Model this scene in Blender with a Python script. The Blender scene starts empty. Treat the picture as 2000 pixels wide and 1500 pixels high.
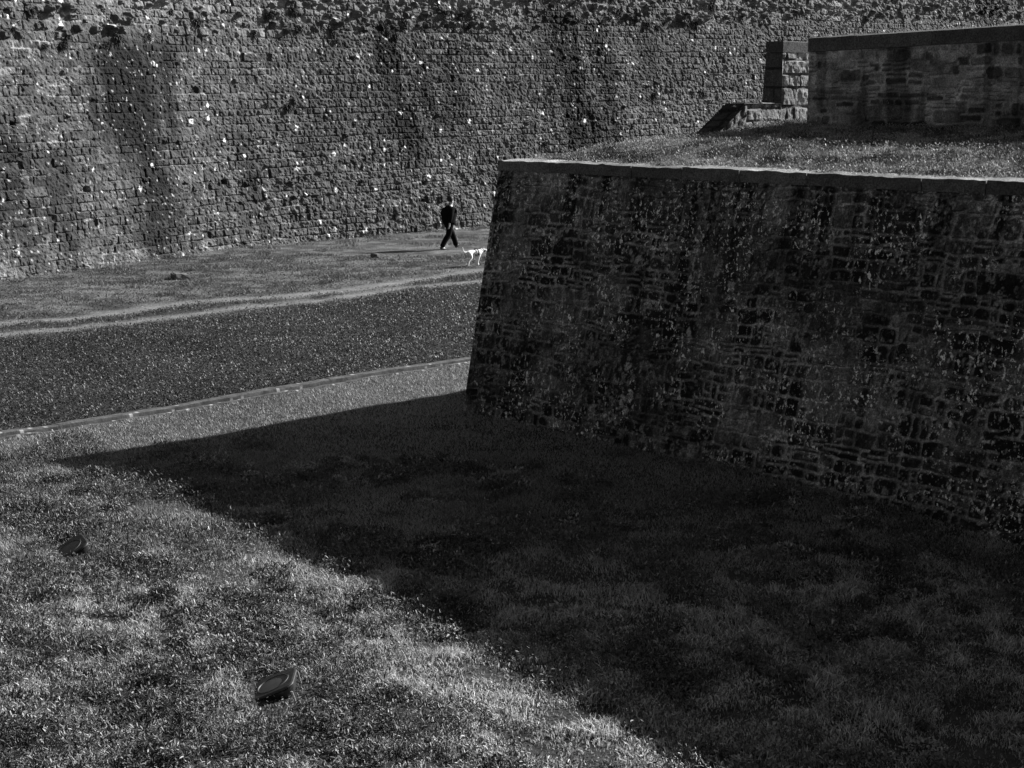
import bpy, bmesh, math
import numpy as np
from mathutils import Vector, Matrix

sc = bpy.context.scene
C = sc.collection
R = math.radians

# ------------------------------------------------------------------ helpers
def h2(ix, iy, seed):
    n = (ix.astype(np.int64) * 374761393 + iy.astype(np.int64) * 668265263 + seed * 974634777) & 0xffffffff
    n = ((n ^ (n >> 13)) * 1274126177) & 0xffffffff
    n = ((n ^ (n >> 16)) * 2246822519) & 0xffffffff
    return ((n ^ (n >> 15)) & 0xffffff) / float(0xffffff)

def vnoise(x, y, seed=0):
    xi = np.floor(x); yi = np.floor(y)
    fx = x - xi; fy = y - yi
    fx = fx * fx * (3 - 2 * fx); fy = fy * fy * (3 - 2 * fy)
    a = h2(xi, yi, seed); b = h2(xi + 1, yi, seed); c = h2(xi, yi + 1, seed); d = h2(xi + 1, yi + 1, seed)
    return (a * (1 - fx) + b * fx) * (1 - fy) + (c * (1 - fx) + d * fx) * fy

def fbm(x, y, seed=0, octaves=4, gain=0.5):
    s = 0.0; a = 1.0; t = 0.0
    for k in range(octaves):
        s = s + a * vnoise(x * 2 ** k + 17.3 * k, y * 2 ** k - 9.1 * k, seed + k); t += a; a *= gain
    return s / t

def sstep(a, b, x):
    t = np.clip((x - a) / (b - a), 0, 1)
    return t * t * (3 - 2 * t)

def link(o, parent=None):
    C.objects.link(o)
    if parent: o.parent = parent
    return o

def tag(o, label=None, cat=None, group=None, kind=None):
    if label: o['label'] = label
    if cat: o['category'] = cat
    if group: o['group'] = group
    if kind: o['kind'] = kind
    return o

def empty(name, loc=(0, 0, 0), rz=0.0):
    o = bpy.data.objects.new(name, None); C.objects.link(o)
    o.location = loc; o.rotation_euler = (0, 0, rz); o.empty_display_size = 0.3
    return o

def np_mesh(name, V, F, mat, albedo=None, smooth=False, parent=None):
    """F: list of (n,k) index arrays"""
    me = bpy.data.meshes.new(name)
    me.vertices.add(len(V)); me.vertices.foreach_set('co', np.ascontiguousarray(V, np.float32).ravel())
    loops = np.concatenate([f.ravel() for f in F]).astype(np.int32)
    tot = np.concatenate([np.full(len(f), f.shape[1]) for f in F]).astype(np.int32)
    start = np.concatenate([[0], np.cumsum(tot)[:-1]]).astype(np.int32)
    me.loops.add(len(loops)); me.loops.foreach_set('vertex_index', loops)
    me.polygons.add(len(tot)); me.polygons.foreach_set('loop_start', start)
    me.polygons.foreach_set('use_smooth', np.full(len(tot), smooth, dtype=bool))
    if albedo is not None:
        at = me.attributes.new('albedo', 'FLOAT', 'POINT')
        at.data.foreach_set('value', np.ascontiguousarray(albedo, np.float32).ravel())
    me.update(calc_edges=True); me.validate(verbose=False)
    me.materials.append(mat)
    return link(bpy.data.objects.new(name, me), parent)

def grid_faces(ny, nx, off=0):
    a = np.arange(ny * nx).reshape(ny, nx) + off
    return np.stack([a[:-1, :-1].ravel(), a[:-1, 1:].ravel(), a[1:, 1:].ravel(), a[1:, :-1].ravel()], 1)

def bm_obj(name, bm, mat, parent=None, smooth=False):
    me = bpy.data.meshes.new(name); bm.to_mesh(me); bm.free()
    for p in me.polygons: p.use_smooth = smooth
    me.materials.append(mat)
    return link(bpy.data.objects.new(name, me), parent)

def skin_mesh(name, verts, edges, radii, mat, parent=None, root=0, sub=2):
    me = bpy.data.meshes.new(name + '_skeleton'); me.from_pydata(verts, edges, [])
    o = bpy.data.objects.new(name + '_skeleton', me); C.objects.link(o)
    m = o.modifiers.new('Skin', 'SKIN'); m.use_smooth_shade = True
    for i, d in enumerate(me.skin_vertices[0].data):
        r = radii[i]; d.radius = r if isinstance(r, tuple) else (r, r); d.use_root = (i == root)
    s = o.modifiers.new('Sub', 'SUBSURF'); s.levels = sub; s.render_levels = sub
    dg = bpy.context.evaluated_depsgraph_get(); dg.update()
    m2 = bpy.data.meshes.new_from_object(o.evaluated_get(dg))
    bpy.data.objects.remove(o); bpy.data.meshes.remove(me)
    m2.name = name; m2.materials.clear(); m2.materials.append(mat)
    for p in m2.polygons: p.use_smooth = True
    return link(bpy.data.objects.new(name, m2), parent)

# ------------------------------------------------------------------ materials
def base_mat(name):
    m = bpy.data.materials.new(name); m.use_nodes = True
    nt = m.node_tree; b = nt.nodes['Principled BSDF']
    return m, nt, b

def grey(v): return (v, v, v, 1)

def plain(name, v, rough=0.6, spec=0.3, metallic=0.0, noise=0.25, scale=20.0, bump=0.0):
    m, nt, b = base_mat(name)
    tc = nt.nodes.new('ShaderNodeTexCoord'); n = nt.nodes.new('ShaderNodeTexNoise')
    n.inputs['Scale'].default_value = scale; n.inputs['Detail'].default_value = 6
    nt.links.new(tc.outputs['Object'], n.inputs['Vector'])
    r = nt.nodes.new('ShaderNodeMapRange')
    r.inputs['From Min'].default_value = 0.25; r.inputs['From Max'].default_value = 0.75
    r.inputs['To Min'].default_value = v * (1 - noise); r.inputs['To Max'].default_value = v * (1 + noise)
    nt.links.new(n.outputs['Fac'], r.inputs['Value']); nt.links.new(r.outputs['Result'], b.inputs['Base Color'])
    b.inputs['Roughness'].default_value = rough; b.inputs['Specular IOR Level'].default_value = spec
    b.inputs['Metallic'].default_value = metallic
    if bump:
        bp = nt.nodes.new('ShaderNodeBump'); bp.inputs['Strength'].default_value = bump; bp.inputs['Distance'].default_value = 0.01
        nt.links.new(n.outputs['Fac'], bp.inputs['Height']); nt.links.new(bp.outputs['Normal'], b.inputs['Normal'])
    return m

def albedo_mat(name, rough=0.9, spec=0.15, grain=0.35, scale=45.0, bump=0.4, dist=0.01):
    """stone whose albedo is carried by the mesh, broken up by fine procedural grain"""
    m, nt, b = base_mat(name)
    at = nt.nodes.new('ShaderNodeAttribute'); at.attribute_name = 'albedo'
    tc = nt.nodes.new('ShaderNodeTexCoord'); n = nt.nodes.new('ShaderNodeTexNoise')
    n.inputs['Scale'].default_value = scale; n.inputs['Detail'].default_value = 5; n.inputs['Roughness'].default_value = 0.65
    nt.links.new(tc.outputs['Object'], n.inputs['Vector'])
    r = nt.nodes.new('ShaderNodeMapRange')
    r.inputs['From Min'].default_value = 0.3; r.inputs['From Max'].default_value = 0.7
    r.inputs['To Min'].default_value = 1 - grain; r.inputs['To Max'].default_value = 1 + grain
    mu = nt.nodes.new('ShaderNodeMath'); mu.operation = 'MULTIPLY'
    nt.links.new(n.outputs['Fac'], r.inputs['Value'])
    nt.links.new(at.outputs['Fac'], mu.inputs[0]); nt.links.new(r.outputs['Result'], mu.inputs[1])
    nt.links.new(mu.outputs[0], b.inputs['Base Color'])
    b.inputs['Roughness'].default_value = rough; b.inputs['Specular IOR Level'].default_value = spec
    if bump:
        bp = nt.nodes.new('ShaderNodeBump'); bp.inputs['Strength'].default_value = bump; bp.inputs['Distance'].default_value = dist
        nt.links.new(n.outputs['Fac'], bp.inputs['Height']); nt.links.new(bp.outputs['Normal'], b.inputs['Normal'])
    return m

def fleck_mat(name, rough=0.9, spec=0.1, s1=38, s2=20, k=0.75, fleck=0.24, thr=0.63, bump=0.7, dist=0.012):
    """rubble stone: mesh albedo times hard-edged grain, with ragged pale lichen flecks in colonies"""
    m, nt, b = base_mat(name); N = nt.nodes.new; L = nt.links.new
    at = N('ShaderNodeAttribute'); at.attribute_name = 'albedo'; tc = N('ShaderNodeTexCoord')
    def noise(scale, det=4, rg=0.6, stretch=1.0):
        mp = N('ShaderNodeMapping'); mp.inputs['Scale'].default_value = (1, 1, stretch); L(tc.outputs['Object'], mp.inputs['Vector'])
        n = N('ShaderNodeTexNoise'); n.inputs['Scale'].default_value = scale; n.inputs['Detail'].default_value = det; n.inputs['Roughness'].default_value = rg
        L(mp.outputs[0], n.inputs['Vector']); return n.outputs['Fac']
    def rng_(src, a, b_, c, d):
        r = N('ShaderNodeMapRange'); r.inputs['From Min'].default_value = a; r.inputs['From Max'].default_value = b_
        r.inputs['To Min'].default_value = c; r.inputs['To Max'].default_value = d; L(src, r.inputs['Value']); return r.outputs['Result']
    def math_(op, x, y):
        q = N('ShaderNodeMath'); q.operation = op
        for i, v in enumerate((x, y)):
            if isinstance(v, float): q.inputs[i].default_value = v
            else: L(v, q.inputs[i])
        return q.outputs[0]
    g = noise(s1, 5, 0.7)
    base = math_('MULTIPLY', at.outputs['Fac'], rng_(g, 0.36, 0.64, 1 - k, 1 + k))
    f = noise(s2, 5, 0.7, 0.65); col = noise(1.3, 3, 0.55)
    mask = math_('MULTIPLY', rng_(f, thr, thr + 0.035, 0.0, 1.0), rng_(col, 0.45, 0.6, 0.08, 1.0))
    mix = N('ShaderNodeMix'); mix.data_type = 'FLOAT'; L(mask, mix.inputs[0]); L(base, mix.inputs[2]); L(rng_(g, 0.3, 0.7, fleck * 0.4, fleck * 1.5), mix.inputs[3])
    L(mix.outputs[0], b.inputs['Base Color']); b.inputs['Roughness'].default_value = rough; b.inputs['Specular IOR Level'].default_value = spec
    bp = N('ShaderNodeBump'); bp.inputs['Strength'].default_value = bump; bp.inputs['Distance'].default_value = dist
    L(g, bp.inputs['Height']); L(bp.outputs['Normal'], b.inputs['Normal'])
    return m

def leaf_mat(name, rough=0.4, spec=0.5, trans=0.35):
    m, nt, b = base_mat(name)
    at = nt.nodes.new('ShaderNodeAttribute'); at.attribute_name = 'albedo'
    nt.links.new(at.outputs['Fac'], b.inputs['Base Color'])
    b.inputs['Roughness'].default_value = rough; b.inputs['Specular IOR Level'].default_value = spec
    t = nt.nodes.new('ShaderNodeBsdfTranslucent'); nt.links.new(at.outputs['Fac'], t.inputs['Color'])
    mx = nt.nodes.new('ShaderNodeMixShader'); mx.inputs[0].default_value = trans
    out = nt.nodes['Material Output']
    nt.links.new(b.outputs[0], mx.inputs[1]); nt.links.new(t.outputs[0], mx.inputs[2]); nt.links.new(mx.outputs[0], out.inputs['Surface'])
    return m

M_ramp = albedo_mat('rampart_stone', grain=0.45, scale=30, bump=0.6, dist=0.03)
M_near = fleck_mat('bastion_stone', s1=42, s2=19, k=0.65, fleck=0.56, thr=0.57)
M_cope = fleck_mat('coping_stone', k=0.6, fleck=0.12, thr=0.68, s2=26)
M_para = fleck_mat('parapet_stone', k=0.55, fleck=0.2, thr=0.62)
M_earth = albedo_mat('earth', grain=0.5, scale=14, bump=0.8, dist=0.03)
M_dirt = albedo_mat('worn_dirt', grain=0.3, scale=12, bump=0.5, dist=0.02)
M_gut = albedo_mat('gutter_stone', grain=0.4, scale=25, bump=0.5, dist=0.01)
M_grass = leaf_mat('grass_blade', 0.5, 0.3, 0.33)
M_leaf = leaf_mat('weed_leaf', 0.5, 0.25, 0.2)
M_gloss = leaf_mat('glossy_weed_leaf', 0.46, 0.28, 0.2)
M_dry = leaf_mat('wall_weed', 0.7, 0.1, 0.1)
M_rock = plain('rock', 0.10, 0.85, 0.2, noise=0.5, scale=14, bump=0.8)

# ------------------------------------------------------------------ layout
CAM_H = 5.3
AZ, EL = 61.0, 29.0
az = lambda d: np.array([math.sin(R(d)), math.cos(R(d))])
# bastion: corner, one face towards the camera (runs to the right and nearer), one along the moat
A_DIR = az(180 - 44.1)          # along the shaded face, away from the corner
B_DIR = az(48.0)                # along the hidden moat face, away from the corner
A_OUT = -B_DIR + 0.0            # refined below
TOP = np.array([-0.2, 25.94]); TOP_Z = 4.27
BATTER = 0.105
nA = np.array([-A_DIR[1], A_DIR[0]]); nA = nA if nA @ B_DIR < 0 else -nA       # outward normals
nB = np.array([-B_DIR[1], B_DIR[0]]); nB = nB if nB @ A_DIR < 0 else -nB
def uv2xy(u, v): return TOP[0] + u * A_DIR[0] + v * B_DIR[0], TOP[1] + u * A_DIR[1] + v * B_DIR[1]
_inv = np.linalg.inv(np.array([[A_DIR[0], B_DIR[0]], [A_DIR[1], B_DIR[1]]]))
def xy2uv(x, y):
    dx = x - TOP[0]; dy = y - TOP[1]
    return _inv[0, 0] * dx + _inv[0, 1] * dy, _inv[1, 0] * dx + _inv[1, 1] * dy

G0 = np.array([-8.17, 23.94]); GD = az(45.8); GN = np.array([GD[1], -GD[0]])   # gutter line, normal to the near right
def gut_d(x, y): return (x - G0[0]) * GN[0] + (y - G0[1]) * GN[1]              # + on the lawn side

def ground_raw(x, y):
    w = y - 0.5 * x                          # the floor falls away towards the camera and the foot of the long face
    z = np.interp(w, [2, 8, 11.75, 13.1, 14.5, 15.6, 17.5, 18.5, 20, 22], [-0.8, -0.6, -0.42, -0.34, -0.25, -0.19, -0.08, -0.05, -0.03, -0.04])
    z = z + 0.04 * sstep(27.5, 33, w)
    z = z + 0.10 * np.exp(-((x + 5.0) / 2.2) ** 2 - ((y - 20.3) / 1.8) ** 2)
    z = z + 0.10 * (fbm(x * 0.35, y * 0.35, 5, 3) - 0.5) * sstep(60, 40, np.hypot(x, y - 30) * 1.0) 
    z = z + 0.035 * (fbm(x * 1.3, y * 1.3, 9, 3) - 0.5)
    return z
def ground(x, y):
    return ground_raw(x, y) - 0.17 * sstep(0.28, 0.12, np.abs(gut_d(x, y)))

def terrace(x, y):
    u, v = xy2uv(x, y)
    z = 4.20 + 0.42 * sstep(0.1, 2.6, v) * (0.5 + 0.5 * sstep(-0.2, 1.6, u)) + 0.06 * np.clip(v - 2.4, 0, 5)
    z = z - 0.16 * np.exp(-((u - 0.7) / 0.9) ** 2 - ((v - 3.4) / 0.9) ** 2)
    return z + 0.10 * (fbm(x * 0.9, y * 0.9, 31, 3) - 0.5) * sstep(0.2, 0.9, v) + 0.03 * (fbm(x * 4, y * 4, 33, 2) - 0.5)

# rampart base curve
def ramp_curve(s):
    ss = np.linspace(-30, 100, 2601)
    hd = 27 + 18.5 * sstep(7, 17, ss)
    dx = np.sin(np.radians(hd)); dy = np.cos(np.radians(hd)); st = ss[1] - ss[0]
    X = np.concatenate([[0], np.cumsum((dx[1:] + dx[:-1]) / 2 * st)]); Y = np.concatenate([[0], np.cumsum((dy[1:] + dy[:-1]) / 2 * st)])
    i0 = np.argmin(np.abs(ss)); X += -14.98 - X[i0]; Y += 44.72 - Y[i0]
    return np.interp(s, ss, X), np.interp(s, ss, Y), np.interp(s, ss, hd)

# ------------------------------------------------------------------ masonry height fields
def masonry(S, Z, row_h, row_j, w_mean, w_j, warp, warp_f, joint, bevel, rr, seed, split=0.0, tilt=0.1, depth=0.02):
    rng = np.random.default_rng(seed)
    Sx = S + warp * (fbm(S * warp_f, Z * warp_f, seed + 1, 2) - 0.5) * 2
    Zx = Z + warp * (fbm(S * warp_f, Z * warp_f, seed + 2, 2) - 0.5) * 2
    zmin, zmax = Zx.min() - row_h, Zx.max() + 2 * row_h
    zb = [zmin]
    while zb[-1] < zmax: zb.append(zb[-1] + row_h * (1 + row_j * rng.uniform(-1, 1)))
    zb = np.array(zb)
    row = np.searchsorted(zb, Zx) - 1
    L = np.zeros_like(S); Rr = np.ones_like(S); Z0 = zb[row]; Z1 = zb[row + 1]
    rnd = np.zeros(S.shape + (5,))
    smin, smax = Sx.min() - 3 * w_mean, Sx.max() + 3 * w_mean
    sid = np.zeros(S.shape, np.int64)
    for r in range(row.min(), row.max() + 1):
        m = row == r
        if not m.any(): continue
        n = int((smax - smin) / (w_mean * 0.4)) + 5
        j = smin + rng.uniform(0, w_mean) + np.cumsum(w_mean * np.exp(w_j * rng.normal(size=n)))
        j = np.concatenate([[smin - 10], j, [smax + 50]])
        k = np.searchsorted(j, Sx[m]); L[m] = j[k - 1]; Rr[m] = j[k]
        lo = Z0[m].copy(); hi = Z1[m].copy(); sub = np.zeros(k.shape, np.int64)
        if split:
            pr = h2(k, np.full_like(k, r), seed + 7); fr = 0.35 + 0.3 * h2(k, np.full_like(k, r), seed + 8)
            zs = lo + (hi - lo) * fr; up = Zx[m] > zs; sp = pr < split
            sub = (up & sp).astype(np.int64) + 0
            lo = np.where(sp & up, zs, lo); hi = np.where(sp & ~up, zs, hi)
        Z0[m] = lo; Z1[m] = hi; sid[m] = k * 2 + sub + r * 100003
    for q in range(5): rnd[..., q] = h2(sid, sid * 0 + q * 31, seed + 11)
    jw = joint * (0.6 + 0.8 * rnd[..., 3])
    dx = np.minimum(Sx - L, Rr - Sx); dz = np.minimum(Zx - Z0, Z1 - Zx)
    rad = np.minimum(rr * (0.5 + rnd[..., 4]), np.minimum(Rr - L, Z1 - Z0) * 0.45)
    qx = rad - dx; qz = rad - dz
    e = rad - (np.hypot(np.maximum(qx, 0), np.maximum(qz, 0)) + np.minimum(np.maximum(qx, qz), 0))
    mask = sstep(jw, jw + bevel, e)
    hgt = mask * (depth * (rnd[..., 0] * 2 - 1) + tilt * ((rnd[..., 1] - 0.5) * (Sx - (L + Rr) / 2) + (rnd[..., 2] - 0.5) * (Zx - (Z0 + Z1) / 2)))
    return hgt, mask, rnd, e

def spots(S1, Z1, A, rng, n, rmin, rmax, val, cond=None, blend=1.0, ragged=0.5, power=2.0):
    """pale lichen discs painted in as albedo; S1 (nx), Z1 (nz) 1-D axes, A (nz,nx)"""
    for _ in range(n):
        s = rng.uniform(S1[0], S1[-1]); z = rng.uniform(Z1[0], Z1[-1])
        if cond is not None and rng.uniform() > cond(s, z): continue
        r = rmin + (rmax - rmin) * rng.uniform() ** power
        i0, i1 = np.searchsorted(S1, [s - 1.6 * r, s + 1.6 * r]); k0, k1 = np.searchsorted(Z1, [z - 1.6 * r, z + 1.6 * r])
        if i1 <= i0 or k1 <= k0: 
            i1 = i0 + 1; k1 = k0 + 1
            if i1 > len(S1) or k1 > len(Z1): continue
        ss, zz = np.meshgrid(S1[i0:i1], Z1[k0:k1])
        d = np.hypot(ss - s, zz - z) / r + ragged * (vnoise(ss / r * 1.5, zz / r * 1.5, int(s * 100) & 1023) - 0.5) * 2
        w = (1 - sstep(0.75, 1.05, d)) * blend
        v = val * rng.uniform(0.75, 1.1)
        A[k0:k1, i0:i1] = A[k0:k1, i0:i1] * (1 - w) + v * w

# ------------------------------------------------------------------ rampart (far sunlit wall)
def build_rampart():
    rng = np.random.default_rng(3)
    s1 = np.concatenate([np.arange(-14, -1.5, 0.15), np.arange(-1.5, 32, 0.034), np.arange(32, 78, 0.05), np.arange(78, 88, 0.2)])
    z1 = np.concatenate([np.arange(-0.6, 9.6, 0.034), np.arange(9.6, 12.4, 0.05), np.arange(12.4, 13.6, 0.2)])
    S, Z = np.meshgrid(s1, z1)
    Zc = Z - 0.012 * S                       # courses fall slightly along the wall
    h, mask, rnd, e = masonry(S, Zc, 0.27, 0.22, 0.36, 0.35, 0.03, 1.7, 0.009, 0.022, 0.04, 41, tilt=0.22, depth=0.011)
    ztop = 6.9 + 0.045 * S
    rough = sstep(0, 1.4, Z - ztop + 1.2 * (fbm(S * 0.5, Z * 0.5, 51, 3) - 0.5) * 2)     # ruinous upper belt
    mid = sstep(0.52, 0.7, fbm(S * 0.16, Z * 0.5, 52, 3))
    amp = 1 + 1.2 * rough + 0.5 * mid
    fine = (fbm(S * 7, Z * 7, 53, 3) - 0.5)
    lump = (fbm(S * 2.6, Z * 2.6, 54, 3) - 0.5)
    fine2 = fbm(S * 12, Z * 14, 55, 2) - 0.5
    jd = sstep(0.3, 0.7, fbm(S * 1.1, Z * 1.6, 56, 3))
    D = h * amp + 0.052 * fine * (0.8 + 0.5 * rough + 0.5 * mid) + 0.065 * fine2 - (0.008 + 0.03 * jd) * (1 - mask) + lump * (0.05 + 0.15 * rough + 0.05 * mid)
    # proud stones and broken ends: many in the ruinous belt, a few below; they throw the long slanting shadows
    rb = np.random.default_rng(77)
    def boss(s, z, r, hh):
        i0, i1 = np.searchsorted(s1, [s - 2 * r, s + 2 * r]); k0, k1 = np.searchsorted(z1, [z - 1.5 * r, z + 1.5 * r])
        if i1 - i0 < 2 or k1 - k0 < 2: return
        ss, zz = np.meshgrid(s1[i0:i1], z1[k0:k1]); d = np.maximum(np.abs(ss - s) / (r * 1.25), np.abs(zz - z) / (r * 0.8)) + 0.5 * (vnoise(ss * 9, zz * 9, 79) - 0.5)
        D[k0:k1, i0:i1] += hh * sstep(1.05, 0.55, d)
    for _ in range(520):
        s = rb.uniform(-1, 75); boss(s, 7.0 + 0.045 * s + abs(rb.normal(0, 1.1)) * 1.1, rb.uniform(0.06, 0.16), rb.uniform(0.05, 0.19))
    for _ in range(110): boss(rb.uniform(-1, 60), rb.uniform(1.5, 7.5), rb.uniform(0.05, 0.10), rb.uniform(0.03, 0.10))
    for _ in range(24): boss(rb.uniform(-1, 60), rb.uniform(1.0, 8.5), rb.uniform(0.06, 0.13), -rb.uniform(0.12, 0.25))
    pit = (rnd[..., 4] < 0.004 + 0.03 * rough) * mask
    D = D - pit * 0.07
    # albedo
    A = 0.063 * (0.55 + 0.9 * rnd[..., 1]) * (0.55 + 0.9 * fbm(S * 9, Z * 9, 61, 3))
    A = A * (0.6 + 0.8 * fbm(S * 0.45, Z * 0.45, 62, 3))
    A = A * (0.78 + 0.22 * mask) * (1 + 0.8 * rough)
    A = np.where(rnd[..., 3] < 0.07, A * 0.6, A)
    A = np.where(rnd[..., 3] > 0.95, A * 1.45, A)
    # pale mortar still standing in some bed joints
    pale = (1 - mask) * 0.7 * sstep(0.6, 0.75, fbm(S * 0.9, Z * 3.0, 63, 3)) * sstep(0.4, 0.6, fbm(S * 5, Z * 5, 64, 2))
    A = A * (1 - pale) + 0.34 * pale
    # damp dark streaks below the drains, plus a tree shadow painted into the albedo
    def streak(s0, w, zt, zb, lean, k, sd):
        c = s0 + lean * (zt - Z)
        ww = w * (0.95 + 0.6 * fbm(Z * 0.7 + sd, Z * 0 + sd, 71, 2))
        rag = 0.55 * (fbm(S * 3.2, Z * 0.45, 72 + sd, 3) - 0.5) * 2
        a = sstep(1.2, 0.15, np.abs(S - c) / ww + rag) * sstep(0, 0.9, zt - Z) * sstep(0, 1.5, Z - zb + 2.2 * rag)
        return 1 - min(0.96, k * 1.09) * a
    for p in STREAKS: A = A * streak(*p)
    A = np.maximum(A, 0.005)
    A = A * (1 + 1.1 * sstep(0.7, 0.0, Z + 0.3 * fbm(S, Z, 77, 2)) * sstep(0.48, 0.7, fbm(S * 2.4, Z * 0.8, 78, 3)))
    cond = lambda s, z: 0.25 + 0.75 * float(vnoise(np.array([s * 0.35]), np.array([z * 0.7]), 91)[0])
    spots(s1, z1, A, rng, 26000, 0.012, 0.042, 0.36, cond, 0.9)
    spots(s1, z1, A, rng, 1500, 0.03, 0.085, 0.7, cond, 1.0)
    spots(s1, z1, A, rng, 170, 0.05, 0.115, 0.8, cond, 1.0, 0.35)
    x, y, hd = ramp_curve(s1)
    nx = np.sin(np.radians(hd + 90)); ny = np.cos(np.radians(hd + 90))
    off = D - Z / 9.0
    X = x[None] + nx[None] * off; Y = y[None] + ny[None] * off; ZZ = Z + D * 0.11
    V = np.stack([X, Y, ZZ], -1).reshape(-1, 3); n_y, n_x = Z.shape
    F = [grid_faces(n_y, n_x)[:, ::-1]]
    # thickness: top and back
    bt = np.stack([X[-1] - nx * 3.5, Y[-1] - ny * 3.5, ZZ[-1]], -1); bb = bt.copy(); bb[:, 2] = -0.6
    i0 = len(V); V = np.concatenate([V, bt, bb]); top = (n_y - 1) * n_x + np.arange(n_x); b1 = i0 + np.arange(n_x); b2 = b1 + n_x
    F.append(np.stack([top[:-1], b1[:-1], b1[1:], top[1:]], 1)); F.append(np.stack([b1[:-1], b2[:-1], b2[1:], b1[1:]], 1))
    Al = np.concatenate([A.ravel(), np.full(2 * n_x, 0.15)])
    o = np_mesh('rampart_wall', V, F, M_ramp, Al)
    tag(o, 'tall sunlit rampart of rough coursed stone with dark damp streaks behind the walker', 'wall')
    return s1, z1, D

# (s0, half width, z top, z bottom, lean, strength, seed)
STREAKS = [(6.5, 1.7, 7.6, 2.9, 0.02, 0.88, 1), (7.0, 1.0, 6.2, -0.6, 0.03, 0.78, 2), (8.6, 0.5, 7.4, 3.6, 0.02, 0.8, 12), (19.0, 0.85, 8.6, 2.2, 0.22, 0.85, 3), (20.6, 0.5, 8.2, 3.4, 0.2, 0.75, 13), (22.5, 0.7, 7.8, 2.6, 0.12, 0.6, 4),
           (28.6, 1.35, 9.4, 1.6, 0.24, 0.88, 5), (31.2, 0.7, 9.2, 2.4, 0.20, 0.8, 14), (34.5, 0.8, 8.6, 4.0, 0.15, 0.5, 6), (12.0, 0.8, 4.5, 0.0, 0.1, 0.5, 7), (0.8, 0.9, 5.0, 0.0, 0.05, 0.55, 8), (3.0, 0.6, 4.0, -0.5, 0.05, 0.5, 18), (66.5, 1.3, 12.6, 8.2, 0.0, 0.9, 9), (67.5, 3.0, 12.8, 10.6, 0.0, 0.88, 10)]  # last two entries paint the tree shadow, trunk and crown
rs1, rz1, rD = build_rampart()

# ------------------------------------------------------------------ bastion wall (near shaded wall)
def face_uv(root_out, root_dir, corner_top, s, z):
    """point on a battered face: s along from the corner line, z height"""
    pass

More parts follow.
